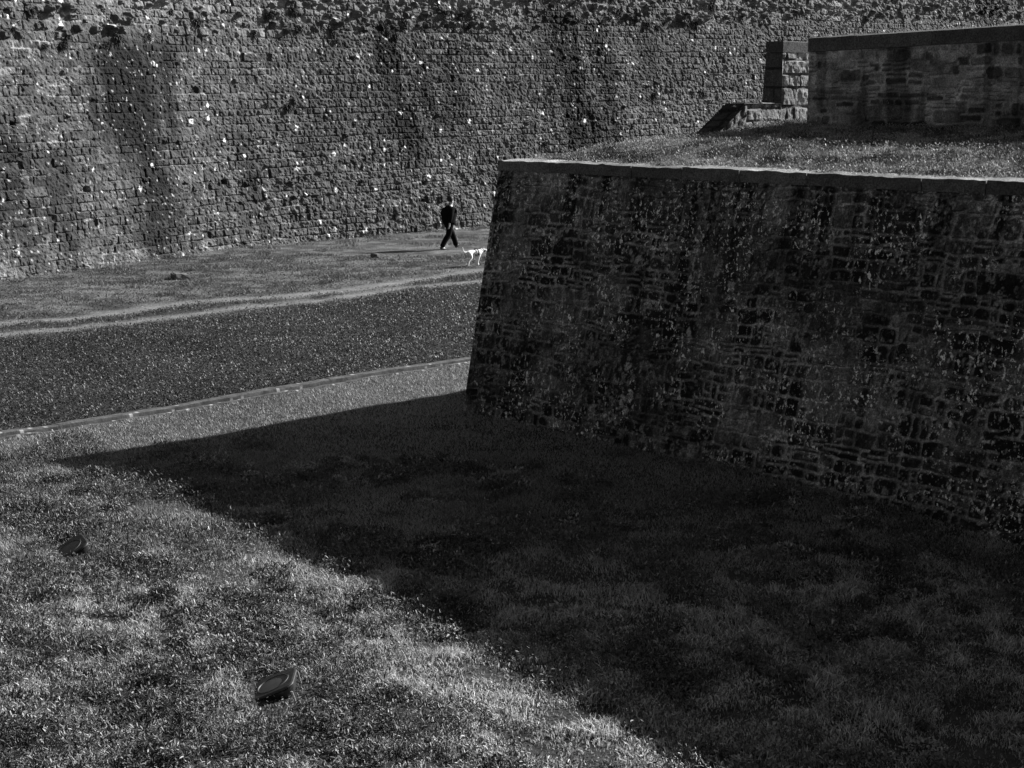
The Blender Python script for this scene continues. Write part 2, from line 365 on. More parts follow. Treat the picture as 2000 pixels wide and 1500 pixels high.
def build_bastion():
    root = empty('bastion_wall', (float(TOP[0]), float(TOP[1]), 0.0))
    tag(root, 'battered bastion wall of dark rubble stone in deep shade, capped with a smooth coping', 'wall')
    zc0 = TOP_Z - 0.175                       # underside of the coping
    # the corner leans in on both sides; at height z the corner sits at K(z)
    def corner(z):
        d = (TOP_Z - z) * BATTER
        M = np.array([nA, nB]); off = np.linalg.solve(M, np.array([1.0, 1.0]))
        return TOP[0] + off[0] * d, TOP[1] + off[1] * d
    V = []; F = []; Al = []; base = 0
    for side, (D_, N_) in enumerate(((A_DIR, nA), (B_DIR, nB))):
        if side == 0: s1 = np.concatenate([np.arange(0, 14.0, 0.0135), np.arange(14.0, 30, 0.12)])
        else: s1 = np.concatenate([np.arange(0, 3, 0.05), np.arange(3, 40, 0.15)])
        z1 = np.arange(-0.75, zc0 + 0.008, 0.0135) if side == 0 else np.arange(-0.75, zc0 + 0.03, 0.05)
        S, Z = np.meshgrid(s1, z1)
        rg = 0.022 * (fbm(S * 9, Z * 9, 148, 3) - 0.5) * 2; rg2 = 0.022 * (fbm(S * 9, Z * 9, 149, 3) - 0.5) * 2
        pan = np.floor((S + 0.5 * (fbm(S * 0.8, Z * 1.9, 147, 3) - 0.5) * 2) / 0.62); pz = 0.21 * (h2(pan, pan * 0, 146) - 0.5) + 0.05 * (fbm(S * 0.8, Z * 0.4, 145, 2) - 0.5)
        h, mask, rnd, e = masonry(S + rg, Z + rg2 * 0.9 + pz, 0.225, 0.5, 0.25, 0.5, 0.05, 1.3, 0.009, 0.018, 0.06, 141 + side, split=0.38, tilt=0.22, depth=0.016)
        big = fbm(S * 0.55, Z * 0.7, 152, 3)
        wash = sstep(0.50, 0.66, fbm(S * 1.4, Z * 1.5, 153, 5))          # lime-washed / rendered patches
        mask2 = mask * (1 - 0.45 * wash)
        D = h * 0.9 + mask * 0.016 * (fbm(S * 14, Z * 14, 154, 3) - 0.5) - 0.028 * (1 - mask) + 0.05 * (fbm(S * 0.9, Z * 0.9, 155, 2) - 0.5)
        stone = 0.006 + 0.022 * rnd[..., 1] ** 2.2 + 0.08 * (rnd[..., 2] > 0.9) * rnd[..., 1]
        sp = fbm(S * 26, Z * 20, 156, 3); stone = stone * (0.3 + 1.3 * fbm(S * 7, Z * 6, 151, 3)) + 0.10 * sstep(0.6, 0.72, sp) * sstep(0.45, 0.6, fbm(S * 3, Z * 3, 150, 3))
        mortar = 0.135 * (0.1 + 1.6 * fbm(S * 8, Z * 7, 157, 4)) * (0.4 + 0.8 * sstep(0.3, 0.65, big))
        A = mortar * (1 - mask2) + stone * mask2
        # run-off streaks under the coping
        st = sstep(0.40, 0.62, fbm(S * 6.5, Z * 0.55, 158, 4)); up = sstep(1.4, 0.1, zc0 - Z + 0.8 * (fbm(S * 1.7, Z * 0.3, 159, 2) - 0.5))
        A = A * (1 - 0.75 * st * up) + 0.05 * (1 - st) * up * fbm(S * 9, Z * 2.0, 160, 3)
        st2 = sstep(0.58, 0.74, fbm(S * 2.6, Z * 0.22, 161, 4)); A = A * (1 - 0.55 * st2)
        A = A * (1 + 0.9 * sstep(0.7, 0.1, Z + 0.5 * fbm(S * 2, Z * 2, 162, 2)) * sstep(0.5, 0.2, big))
        rng = np.random.default_rng(5 + side)
        if side == 0:
            # pale crusty lichen: ragged flecks gathered in loose colonies, drawn down the wall
            col = sstep(0.46, 0.70, fbm(S * 1.5, Z * 1.6, 191, 4)); fl = fbm(S * 15, Z * 9.5, 192, 4); rag = fbm(S * 42, Z * 34, 193, 2)
            a = sstep(0.60, 0.69, fl + 0.12 * (col - 0.55) + 0.16 * (rag - 0.5)) * sstep(0.2, 0.6, col)
            A = A * (1 - a) + a * 0.12 * (0.25 + 1.0 * rag)
            a = sstep(0.66, 0.75, fbm(S * 6.5, Z * 5.0, 194, 4) + 0.14 * (rag - 0.5)) * sstep(0.45, 0.6, fbm(S * 0.9, Z * 0.9, 195, 3))
            A = A * (1 - a) + a * 0.2 * (0.3 + 0.9 * rag)
            A = A * (0.55 + 0.9 * fbm(S * 33, Z * 24, 196, 2))
        A = np.clip(A, 0.005, 0.6)
        cx, cy = corner(Z)
        # keep the arris shared: fade relief at the corner
        fade = sstep(0.0, 0.12, S) * (1.0 if side == 0 else 0.35)
        X = cx + D_[0] * S + N_[0] * D * fade; Y = cy + D_[1] * S + N_[1] * D * fade
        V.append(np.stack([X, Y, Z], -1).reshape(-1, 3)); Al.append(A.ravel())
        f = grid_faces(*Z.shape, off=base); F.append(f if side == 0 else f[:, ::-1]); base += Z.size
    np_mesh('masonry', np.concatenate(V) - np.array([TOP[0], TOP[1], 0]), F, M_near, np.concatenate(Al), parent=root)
    # coping blocks along both edges, a hand's breadth proud of the face
    rng = np.random.default_rng(8); V = []; F = []; Al = []; base = 0
    def block(u0, u1, v0, v1, z0, z1, val):
        nonlocal base
        n = max(2, int(max(u1 - u0, v1 - v0) / 0.08)); k = 6
        # sweep a chamfered profile along the longer axis
        along_u = (u1 - u0) > (v1 - v0)
        L = np.linspace(0, 1, n)
        c = 0.012
        prof = np.array([(0, 0), (0, .35), (0, .7), (0, 1 - c / .26), (c / .4, 1), (.33, 1.03), (.66, 1.07), (1, 1.10), (1, 0)])
        P = np.zeros((n, len(prof), 3))
        for i, t in enumerate(L):
            for j, (a, b) in enumerate(prof):
                if along_u: uu = u0 + (u1 - u0) * t; vv = v0 + (v1 - v0) * a
                else: vv = v0 + (v1 - v0) * t; uu = u0 + (u1 - u0) * a
                P[i, j] = (uu, vv, z0 + (z1 - z0) * b)
        nz = 0.03 * (fbm(P[..., 0] * 6 + P[..., 1] * 3, P[..., 2] * 9 + P[..., 1] * 5, 201, 3) - 0.5)
        P[..., 0] += nz * 1.2; P[..., 1] += nz * 1.2; P[..., 2] += nz * 1.4 * (P[..., 2] > z0 + 0.1)
        al = val * (0.55 + 0.9 * fbm(P[..., 0] * 8 + P[..., 1] * 8, P[..., 2] * 8, 202, 3))
        al[:, 4:8] *= (0.6 + 4.0 * fbm(P[:, 4:8, 0] * 5 + P[:, 4:8, 1] * 5, P[:, 4:8, 0] * 3 - P[:, 4:8, 1] * 4, 203, 4))          # sunlit look of the tread painted in as patchy paler albedo
        x, y = uv2xy(P[..., 0], P[..., 1])
        V.append(np.stack([x, y, P[..., 2]], -1).reshape(-1, 3)); Al.append(al.ravel())
        f = grid_faces(n, len(prof), off=base); F.append(f)
        m = len(prof)
        e1 = base + np.arange(m); e2 = base + (n - 1) * m + np.arange(m)
        for e in (e1, e2):
            F.append(np.stack([np.full(m - 2, e[0]), e[1:-1], e[2:]], 1))
        base += n * m
    zc1 = TOP_Z
    u = -0.045
    while u < 28:
        w = rng.uniform(0.9, 1.9); block(u, u + w - 0.016, -0.03 + rng.uniform(-0.012, 0.012), 0.42, zc0 + 0.004, zc1 + rng.uniform(-0.016, 0.012), rng.uniform(0.035, 0.10)); u += w
    v = 0.43
    while v < 38:
        w = rng.uniform(0.9, 1.9); block(-0.045, 0.40, v, v + w - 0.016, zc0 + 0.004, zc1 + rng.uniform(-0.008, 0.008), rng.uniform(0.05, 0.085)); v += w
    np_mesh('coping', np.concatenate(V) - np.array([TOP[0], TOP[1], 0]), F, M_cope, np.concatenate(Al), parent=root)
build_bastion()

# ------------------------------------------------------------------ generic thin wall in uv space (parapets)
def stone_wall(root, name, p0, p1, thick, z0f, z1f, mat, seed, res=0.022, batter_back=0.0, row=0.3, w=0.42, dark=1.0, rise=0.0):
    """upright wall between two uv points; thick to its left; front, back, ends and top as one mesh"""
    p0 = np.array(p0); p1 = np.array(p1); Lw = np.linalg.norm(p1 - p0); d = (p1 - p0) / Lw; nrm = np.array([-d[1], d[0]])
    V = []; F = []; Al = []; base = 0
    ox, oy = root.location.x, root.location.y
    def face(o, e, out, length, rs, r0, r1, sd):
        nonlocal base
        s1 = np.linspace(0, length, max(2, int(length / rs) + 1)); zz = np.linspace(0, 1, max(2, int((z1f - z0f) / rs) + 1))
        S, T = np.meshgrid(s1, zz); zt = z1f + r0 + (r1 - r0) * S / length; Z = z0f + (zt - z0f) * T
        pan = np.floor((S + 0.4 * (fbm(S * 0.8, Z * 1.9, sd + 12, 3) - 0.5) * 2) / 0.6); pz = 0.2 * (h2(pan, pan * 0, sd + 13) - 0.5)
        rg = 0.018 * (fbm(S * 9, Z * 9, sd + 14, 3) - 0.5) * 2
        h, mask, rnd, ed = masonry(S + rg, Z + pz + rg, row, 0.45, w, 0.5, 0.05, 1.6, 0.010, 0.022, 0.07, sd, split=0.35, tilt=0.2, depth=0.012)
        fade = sstep(0, 0.06, np.minimum(S, length - S)) * sstep(0, 0.05, zt - Z)
        D = (h + mask * 0.014 * (fbm(S * 12, Z * 12, sd + 3, 3) - 0.5) - 0.02 * (1 - mask)) * fade
        A = (0.03 + 0.15 * rnd[..., 1] ** 1.5) * (0.3 + 1.4 * fbm(S * 9, Z * 9, sd + 4, 4)) * mask + (1 - mask) * 0.17 * (0.2 + 1.4 * fbm(S * 6, Z * 6, sd + 6, 3))
        A = A * (0.6 + 0.9 * sstep(0.3, 0.7, fbm(S * 1.6, Z * 1.8, sd + 9, 4)))
        A = A * (1 - 0.55 * sstep(0.55, 0.68, fbm(S * 3.4, Z * 0.5, sd + 5, 4))) * dark
        lean = batter_back * (1 - T)
        P = np.array(o)[None, None] + np.array(e)[None, None] * S[..., None] + np.array(out)[None, None] * D[..., None]
        x, y = uv2xy(P[..., 0], P[..., 1])
        V.append(np.stack([x - ox, y - oy, Z], -1).reshape(-1, 3)); Al.append(np.clip(A, 0.012, 0.5).ravel())
        F.append(grid_faces(*Z.shape, off=base)); base += Z.size
    RL = rise * Lw
    face(p0, d, -nrm, Lw, res, 0, RL, seed)
    face(p1, nrm, d, thick, res, RL, RL, seed + 20)
    face(p1 + nrm * thick, -d, nrm, Lw, max(res, 0.06), RL, 0, seed + 40)
    face(p0 + nrm * thick, -nrm, -d, thick, res, 0, 0, seed + 60)
    q = [p0, p1, p1 + nrm * thick, p0 + nrm * thick]
    V.append(np.array([(uv2xy(*a)[0] - ox, uv2xy(*a)[1] - oy, z1f + (RL if i in (1, 2) else 0)) for i, a in enumerate(q)])); F.append(base + np.array([[0, 1, 2, 3]])); Al.append(np.full(4, 0.15))
    return np_mesh(name, np.concatenate(V), F, mat, np.concatenate(Al), parent=root)

def coping_run(root, name, p0, p1, thick, z0, z1, over, mat, seed, val=0.12, slope=0.0, rise=0.0):
    """row of coping slabs on a parapet"""
    rng = np.random.default_rng(seed)
    p0 = np.array(p0); p1 = np.array(p1); Lw = np.linalg.norm(p1 - p0); d = (p1 - p0) / Lw; nrm = np.array([-d[1], d[0]])
    V = []; F = []; Al = []; base = 0; s = -over
    ox, oy = root.location.x, root.location.y
    while s < Lw + over - 0.05:
        w = min(rng.uniform(0.9, 1.7), Lw + over - s)
        if Lw + over - s - w < 0.4: w = Lw + over - s
        n = max(3, int(w / 0.06)); zt = z1 + rng.uniform(-0.006, 0.006)
        t = np.linspace(s + 0.003, s + w - 0.003, n)
        prof = np.array([(-over, z0), (-over, (z0 + zt) / 2), (-over, zt - 0.015), (-over + 0.015, zt), (thick * .33, zt + slope), (thick * .66, zt + slope), (thick + over - 0.015, zt), (thick + over, zt - 0.015), (thick + over, z0)])
        T, K = np.meshgrid(t, np.arange(len(prof)), indexing='ij')
        off = prof[K, 0]; Z = prof[K, 1] + rise * T
        nz = 0.012 * (fbm(T * 7, off * 7 + Z * 9, seed, 3) - 0.5)
        P = p0[None, None] + d[None, None] * T[..., None] + nrm[None, None] * (off + nz)[..., None]
        x, y = uv2xy(P[..., 0], P[..., 1])
        V.append(np.stack([x - ox, y - oy, Z + nz], -1).reshape(-1, 3)); al = val * rng.uniform(0.8, 1.15) * (0.55 + 0.9 * fbm(T * 7, off * 5 + Z * 7, seed + 2, 3)); Al.append(al.ravel())
        m = len(prof); F.append(grid_faces(n, m, off=base))
        for e in (base + np.arange(m), base + (n - 1) * m + np.arange(m)):
            F.append(np.stack([np.full(m - 2, e[0]), e[1:-1], e[2:]], 1))
        F.append(np.stack([base + np.arange(n - 1) * m, base + (np.arange(n - 1) + 1) * m, base + (np.arange(n - 1) + 1) * m + m - 1, base + np.arange(n - 1) * m + m - 1], 1))
        base += n * m; s += w
    return np_mesh(name, np.concatenate(V), F, mat, np.concatenate(Al), parent=root)

# front parapet: left end at u 1.55, v 6.2, running to the right and nearer
def loc_uv(u, v, z=0): x, y = uv2xy(u, v); return (float(x), float(y), z)
PF0, PF1 = (2.14, 5.4), (15.0, 5.4); RISE = 0.026
r1 = empty('parapet_wall', loc_uv(*PF0)); tag(r1, 'long shaded stone parapet with a flat coping on the grassy terrace, at upper right', 'wall')
stone_wall(r1, 'masonry', PF0, PF1, 0.6, 4.2, 6.09, M_para, 301, res=0.02, row=0.2, w=0.27, rise=RISE)
coping_run(r1, 'coping', PF0, PF1, 0.6, 6.094, 6.33, 0.02, M_cope, 311, 0.055, 0.03, rise=RISE)

# moat-side parapet whose end shows as a narrow pier, with a low stub and sloping end before it
ME0 = 5.75
r2 = empty('parapet_wall', loc_uv(1.1, ME0)); tag(r2, 'short stone pier ending the moat side parapet, shaded front, sunlit inner face, sloping stub at its foot', 'wall')
def moat_parapet():
    u0, u1, ztop, zb = 0.92, 1.30, 6.11, 5.19
    ox, oy = r2.location.x, r2.location.y
    V = []; F = []; Al = []; base = 0
    def patch(P00, P10, P01, P11, res, sd, row=0.27, w=0.34, alb=0.16, amp=1.0):
        """bilinear masonry patch between four (u,v,z) corners"""
        nonlocal base
        P00, P10, P01, P11 = map(np.array, (P00, P10, P01, P11))
        lw = np.linalg.norm(P10 - P00); lh = max(np.linalg.norm(P01 - P00), np.linalg.norm(P11 - P10))
        a = np.linspace(0, 1, max(2, int(lw / res) + 1)); b = np.linspace(0, 1, max(2, int(lh / res) + 1))
        Aa, Bb = np.meshgrid(a, b)
        P = (1 - Aa)[..., None] * (1 - Bb)[..., None] * P00 + Aa[..., None] * (1 - Bb)[..., None] * P10 + (1 - Aa)[..., None] * Bb[..., None] * P01 + Aa[..., None] * Bb[..., None] * P11
        n = np.cross(P10 - P00, P01 - P00); n = n / np.linalg.norm(n)
        S = Aa * lw; Z = Bb * lh
        h, mask, rnd, ed = masonry(S, Z, row, 0.2, w, 0.4, 0.02, 2.0, 0.010, 0.022, 0.04, sd, tilt=0.25, depth=0.015)
        fade = sstep(0, 0.05, np.minimum(S, lw - S)) * sstep(0, 0.05, np.minimum(Z, lh - Z))
        D = amp * (h + mask * 0.045 * (fbm(S * 11, Z * 11, sd + 3, 3) - 0.5) - 0.025 * (1 - mask)) * fade
        P = P + n * D[..., None]
        al = alb * (0.6 + 0.8 * rnd[..., 1]) * (0.5 + fbm(S * 9, Z * 9, sd + 4, 3)) * (0.35 + 0.65 * mask)
        x, y = uv2xy(P[..., 0], P[..., 1])
        V.append(np.stack([x - ox, y - oy, P[..., 2]], -1).reshape(-1, 3)); Al.append(np.clip(al, 0.012, 0.6).ravel())
        F.append(grid_faces(*S.shape, off=base)); base += S.size
    ub = u0 - 0.10                        # the outer face is battered
    v1 = 22.0
    # tall part: end face, inner face, top, outer face
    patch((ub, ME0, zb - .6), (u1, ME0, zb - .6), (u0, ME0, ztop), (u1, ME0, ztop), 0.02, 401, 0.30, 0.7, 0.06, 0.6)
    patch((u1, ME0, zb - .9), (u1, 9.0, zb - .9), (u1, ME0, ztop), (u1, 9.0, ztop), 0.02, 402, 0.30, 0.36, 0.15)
    patch((u1, 9.0, zb - .9), (u1, v1, zb - .9), (u1, 9.0, ztop), (u1, v1, ztop), 0.06, 403)
    patch((u0, v1, ztop - 1.6), (u0, ME0, ztop - 1.6), (u0, v1, ztop), (u0, ME0, ztop), 0.08, 404)
    patch((u0, ME0, ztop), (u1, ME0, ztop), (u0, v1, ztop), (u1, v1, ztop), 0.1, 405)
    # low stub: inner face, flat top, sloping end, outer face
    va, vb = 4.76, 3.5                   # top of slope, foot of slope
    zf = 4.36
    patch((u1, vb, zf - .1), (u1, va, zf - .1), (u1, vb, zf), (u1, va, zb - .004), 0.02, 411, 0.22, 0.3, 0.14)
    patch((u1, va, zf - .1), (u1, ME0, zf - .1), (u1, va, zb - .004), (u1, ME0, zb - .004), 0.02, 412, 0.22, 0.3, 0.15)
    patch((ub, va, zb), (u1 + .02, va, zb), (ub, ME0, zb), (u1 + .02, ME0, zb), 0.03, 413, 0.5, 0.6, 0.2, 0.4)
    patch((ub, vb, zf), (u1 + .02, vb, zf), (ub, va, zb), (u1 + .02, va, zb), 0.02, 414, 0.25, 0.3, 0.02, 1.0)  # shade of the sloping end deepened by a much darker albedo
    patch((ub, ME0, zf - .3), (ub, vb, zf - .3), (ub, ME0, zb), (ub, vb, zf), 0.06, 415)
    np_mesh('masonry', np.concatenate(V), F, M_para, np.concatenate(Al), parent=r2)
    # coping of the tall part, running away along the moat (its left side is the outer one)
    coping_run(r2, 'coping', (u1 + 0.0, ME0), (u1 + 0.0, v1), u1 - u0, ztop + 0.004, ztop + 0.21, 0.006, M_cope, 421, 0.05, 0.0)
moat_parapet()

# ------------------------------------------------------------------ ground sheets
TR1 = [(-16.5, 37.5)] + []     # filled from pixel measurements (world metres)
TRACK_A = np.array([(-22, 26.5), (-16.3, 32.0), (-12.06, 36.2), (-10.25, 37.55), (-8.61, 39.75), (-6.72, 40.94), (-4.83, 42.6), (-2.89, 45.3), (-0.89, 47.6), (3.0, 52.0), (9, 58)])
TRACK_B = np.array([(-22, 25.0), (-16.5, 29.6), (-11.63, 34.45), (-10.4, 35.4), (-8.2, 37.4), (-6.55, 39.4), (-4.75, 41.0), (-3.03, 43.3), (-0.87, 45.0), (3.4, 49.2), (10, 55.5)])
def poly_d(x, y, P):
    best = np.full(np.shape(x), 1e9)
    for a, b in zip(P[:-1], P[1:]):
        d = b - a; L2 = d @ d; t = np.clip(((x - a[0]) * d[0] + (y - a[1]) * d[1]) / L2, 0, 1)
        best = np.minimum(best, np.hypot(x - a[0] - t * d[0], y - a[1] - t * d[1]))
    return best
def track_mask(x, y):
    n = 0.32 * (fbm(x * 1.2, y * 1.2, 601, 4) - 0.5) * 2
    a = sstep(0.6, 0.15, poly_d(x, y, TRACK_A) + n); b = sstep(0.55, 0.12, poly_d(x, y, TRACK_B) + n)
    return np.maximum(a, b * 0.85)

def build_ground():
    x1 = np.concatenate([np.linspace(-260, -20, 14), np.arange(-18, 14, 0.12), np.linspace(15, 260, 14)])
    y1 = np.concatenate([np.linspace(-200, 6, 10), np.arange(8, 68, 0.12), np.linspace(69, 320, 14)])
    X, Y = np.meshgrid(x1, y1); Z = ground(X, Y)
    far = sstep(75, 110, Y); Z = Z * (1 - far)
    tm = track_mask(X, Y)
    A = 0.022 * (0.5 + fbm(X * 1.2, Y * 1.2, 611, 4)) * (1 - tm) + 0.105 * tm
    A = A + 0.04 * sstep(-10.5, -12.5, gut_d(X, Y)) * (0.15 + 1.7 * sstep(0.32, 0.68, fbm(X * 1.6, Y * 2.2, 612, 5))) * (1 - tm)
    A = A * (1 + 0.6 * sstep(4.0, 1.0, np.abs(poly_d(X, Y, TRACK_A) - 4)) * 0.3)
    V = np.stack([X, Y, Z - 0.01 * tm], -1).reshape(-1, 3)
    o = np_mesh('moat_ground', V, [grid_faces(*X.shape)], M_earth, A.ravel(), smooth=True)
    tag(o, 'dark earth floor of the dry moat under the grass', 'ground', kind='structure')
    for nm, P, hw in (('path', TRACK_A, 0.27), ('path', TRACK_B, 0.2)):
        # narrow worn tracks, a few millimetres proud of the ground sheet
        seg = np.concatenate([[0], np.cumsum(np.hypot(*np.diff(P, axis=0).T))]); t = np.arange(0, seg[-1], 0.15)
        px = np.interp(t, seg, P[:, 0]); py = np.interp(t, seg, P[:, 1])
        k = np.ones(15) / 15; px = np.convolve(np.pad(px, 7, mode='edge'), k, 'valid'); py = np.convolve(np.pad(py, 7, mode='edge'), k, 'valid')
        tx = np.gradient(px); ty = np.gradient(py); l = np.hypot(tx, ty); tx /= l; ty /= l
        K = np.linspace(-1, 1, 7)
        W = hw * (0.75 + 0.6 * fbm(t * 0.9, t * 0, 621, 3))
        XX = px[:, None] - ty[:, None] * K[None] * W[:, None]; YY = py[:, None] + tx[:, None] * K[None] * W[:, None]
        ZZ = ground(XX, YY) + 0.008 - 0.03 * np.abs(K)[None] ** 2
        al = 0.11 * (0.6 + 0.8 * fbm(XX * 2.5, YY * 2.5, 622, 3))
        p = np_mesh(nm, np.stack([XX, YY, ZZ], -1).reshape(-1, 3), [grid_faces(*XX.shape)[:, ::-1]], M_dirt, al.ravel(), smooth=True)
        tag(p, 'pale worn foot track nearer the rampart' if P is TRACK_A else 'fainter worn foot track nearer the gutter', 'path', kind='structure')
    # stone gutter: two kerb edges and a sunken channel
    rng = np.random.default_rng(12)
    t = np.arange(-22, 34, 0.03)
    prof = np.array([(0.36, -0.12), (0.35, 0.015), (0.33, 0.03), (0.27, 0.028), (0.25, -0.07), (0.17, -0.095), (0.08, -0.10), (0.0, -0.10), (-0.08, -0.085), (-0.10, 0.035), (-0.13, 0.05), (-0.24, 0.05), (-0.36, 0.045), (-0.38, 0.02), (-0.39, -0.12)])
    T, K = np.meshgrid(t, np.arange(len(prof)), indexing='ij')
    wob = 0.10 * (fbm(T * 0.18, T * 0, 631, 2) - 0.5)
    off = prof[K, 0] * 0.58 + wob + 0.02 * (fbm(T * 5, K * 3.1, 632, 2) - 0.5)
    stone = np.floor(T / 0.62 + 0.3 * (K > 8)); sh = 0.02 * (h2(stone, (K > 8).astype(float), 633) - 0.5)
    X = G0[0] + GD[0] * T + GN[0] * off; Y = G0[1] + GD[1] * T + GN[1] * off
    Z = ground_raw(X, Y) + prof[K, 1] + sh * (prof[K, 1] > -0.05) + (0.014 + 0.05 * (prof[K, 1] < -0.05)) * (fbm(T * 9, K * 2.2, 634, 3) - 0.5)
    al = 0.048 * (0.3 + 1.3 * fbm(T * 6, K * 1.5, 635, 3)); al = al * 1.25; al = np.where(prof[K, 1] < -0.05, 0.03 * (0.3 + 1.4 * fbm(T * 14, K * 2.7, 637, 2)), al); al = np.where(h2(np.floor(T / 0.06), K.astype(float), 636) > 0.975, 0.34, al)
    g = np_mesh('gutter', np.stack([X, Y, Z], -1).reshape(-1, 3), [grid_faces(*X.shape)[:, ::-1]], M_gut, al.ravel())
    tag(g, 'narrow stone drainage gutter crossing the moat lawn', 'gutter', kind='structure')
    # terrace on top of the bastion
    u1 = np.concatenate([np.arange(0.02, 12, 0.1), np.arange(12, 30, 1.0)]); v1 = np.concatenate([np.arange(0.05, 8, 0.1), np.arange(8, 38, 1.0)])
    U, Vv = np.meshgrid(u1, v1); x, y = uv2xy(U, Vv); z = terrace(x, y)
    edge = np.minimum(U, Vv) < 0.42
    z = np.where(edge, np.minimum(z, TOP_Z - 0.06), z)
    al = 0.05 * (0.5 + fbm(x * 2, y * 2, 641, 3))
    tg = np_mesh('terrace_ground', np.stack([x, y, z], -1).reshape(-1, 3), [grid_faces(*U.shape)], M_earth, al.ravel(), smooth=True)
    tag(tg, 'earth bank on top of the bastion under rough grass', 'ground', kind='structure')
build_ground()

# ------------------------------------------------------------------ grass and weeds (stuff)
SUN2 = az(AZ)
def make_blades(name, P, h, w, lean, alb, mat, rng, seg=1, bend_dir=None):
    n = len(P); ph = rng.uniform(0, 2 * np.pi, n); bx, by = np.cos(ph), np.sin(ph)
    la = rng.uniform(0, 2 * np.pi, n) if bend_dir is None else bend_dir
    lx, ly = np.cos(la) * lean * h, np.sin(la) * lean * h
    hw = (w / 2)[:, None]; Bv = np.stack([bx, by, np.zeros(n)], 1) * hw
    base = P - np.array([0, 0, 0.01])
    tip = P + np.stack([lx, ly, h], 1)
    if seg == 1:
        V = np.stack([base - Bv, base + Bv, tip], 1).reshape(-1, 3)
        F = [np.arange(3 * n).reshape(n, 3)]; A = np.repeat(alb, 3)
    else:
        mid = P + np.stack([lx * 0.3, ly * 0.3, h * 0.62], 1)
        V = np.stack([base - Bv, base + Bv, mid + Bv * 0.85, mid - Bv * 0.85, tip], 1).reshape(-1, 3)
        i = np.arange(n)[:, None] * 5
        F = [i + np.array([[0, 1, 2, 3]]), i + np.array([[3, 2, 4]])]; A = np.repeat(alb, 5)
    return V, F, A

def make_leaves(P, size, tilt, alb, rng, asp=0.45):
    n = len(P); ph = rng.uniform(0, 2 * np.pi, n); t = tilt
    d = np.stack([np.cos(ph) * np.cos(t), np.sin(ph) * np.cos(t), np.sin(t)], 1)
    s = np.stack([-np.sin(ph), np.cos(ph), rng.uniform(-.3, .3, n)], 1)
    nn = np.cross(d, s)
    a = P; L = size[:, None]
    v = np.stack([a, a + d * L * 0.35 + s * L * asp * 0.5 + nn * L * 0.05, a + d * L * 0.75 + s * L * asp * 0.4 - nn * L * 0.02, a + d * L - nn * L * 0.1,
                  a + d * L * 0.75 - s * L * asp * 0.4 - nn * L * 0.02, a + d * L * 0.35 - s * L * asp * 0.5 + nn * L * 0.05], 1).reshape(-1, 3)
    i = np.arange(n)[:, None] * 6
    F = [i + np.array([[0, 1, 2, 3]]), i + np.array([[0, 3, 4, 5]])]
    return v, F, np.repeat(alb, 6)

def join(parts):
    V = []; F = []; A = []; b = 0
    for v, f, a in parts:
        V.append(v); A.append(a); F += [x + b for x in f]; b += len(v)
    by = {}
    for f in F: by.setdefault(f.shape[1], []).append(f)
    return np.concatenate(V), [np.concatenate(x) for x in by.values()], np.concatenate(A)

def in_view(x, y, m=1.2):
    """dense inside the view, thinning out over some metres to either side of it"""
    over = np.abs(x) - 0.345 * y - m
    return (h2(np.floor(x * 1000), np.floor(y * 1000), 99) < 1 - 0.14 * np.clip(over, 0, 9)) & (over < 5.5) & (y > 9.6)
def inside_bastion(x, y, pad=0.02):
    u, v = xy2uv(x, y); o = TOP_Z * BATTER
    return (u > -o - pad) & (v > -o - pad)
def rand_pts(rng, n, x0, x1, y0, y1):
    return rng.uniform(x0, x1, n), rng.uniform(y0, y1, n)
def ramp_front(x, y):
    """signed distance in front of the rampart foot"""
    s = np.linspace(-20, 60, 400); cx, cy, hd = ramp_curve(s)
    yy = np.interp(x, cx, cy)
    return (yy - y) * 0.72

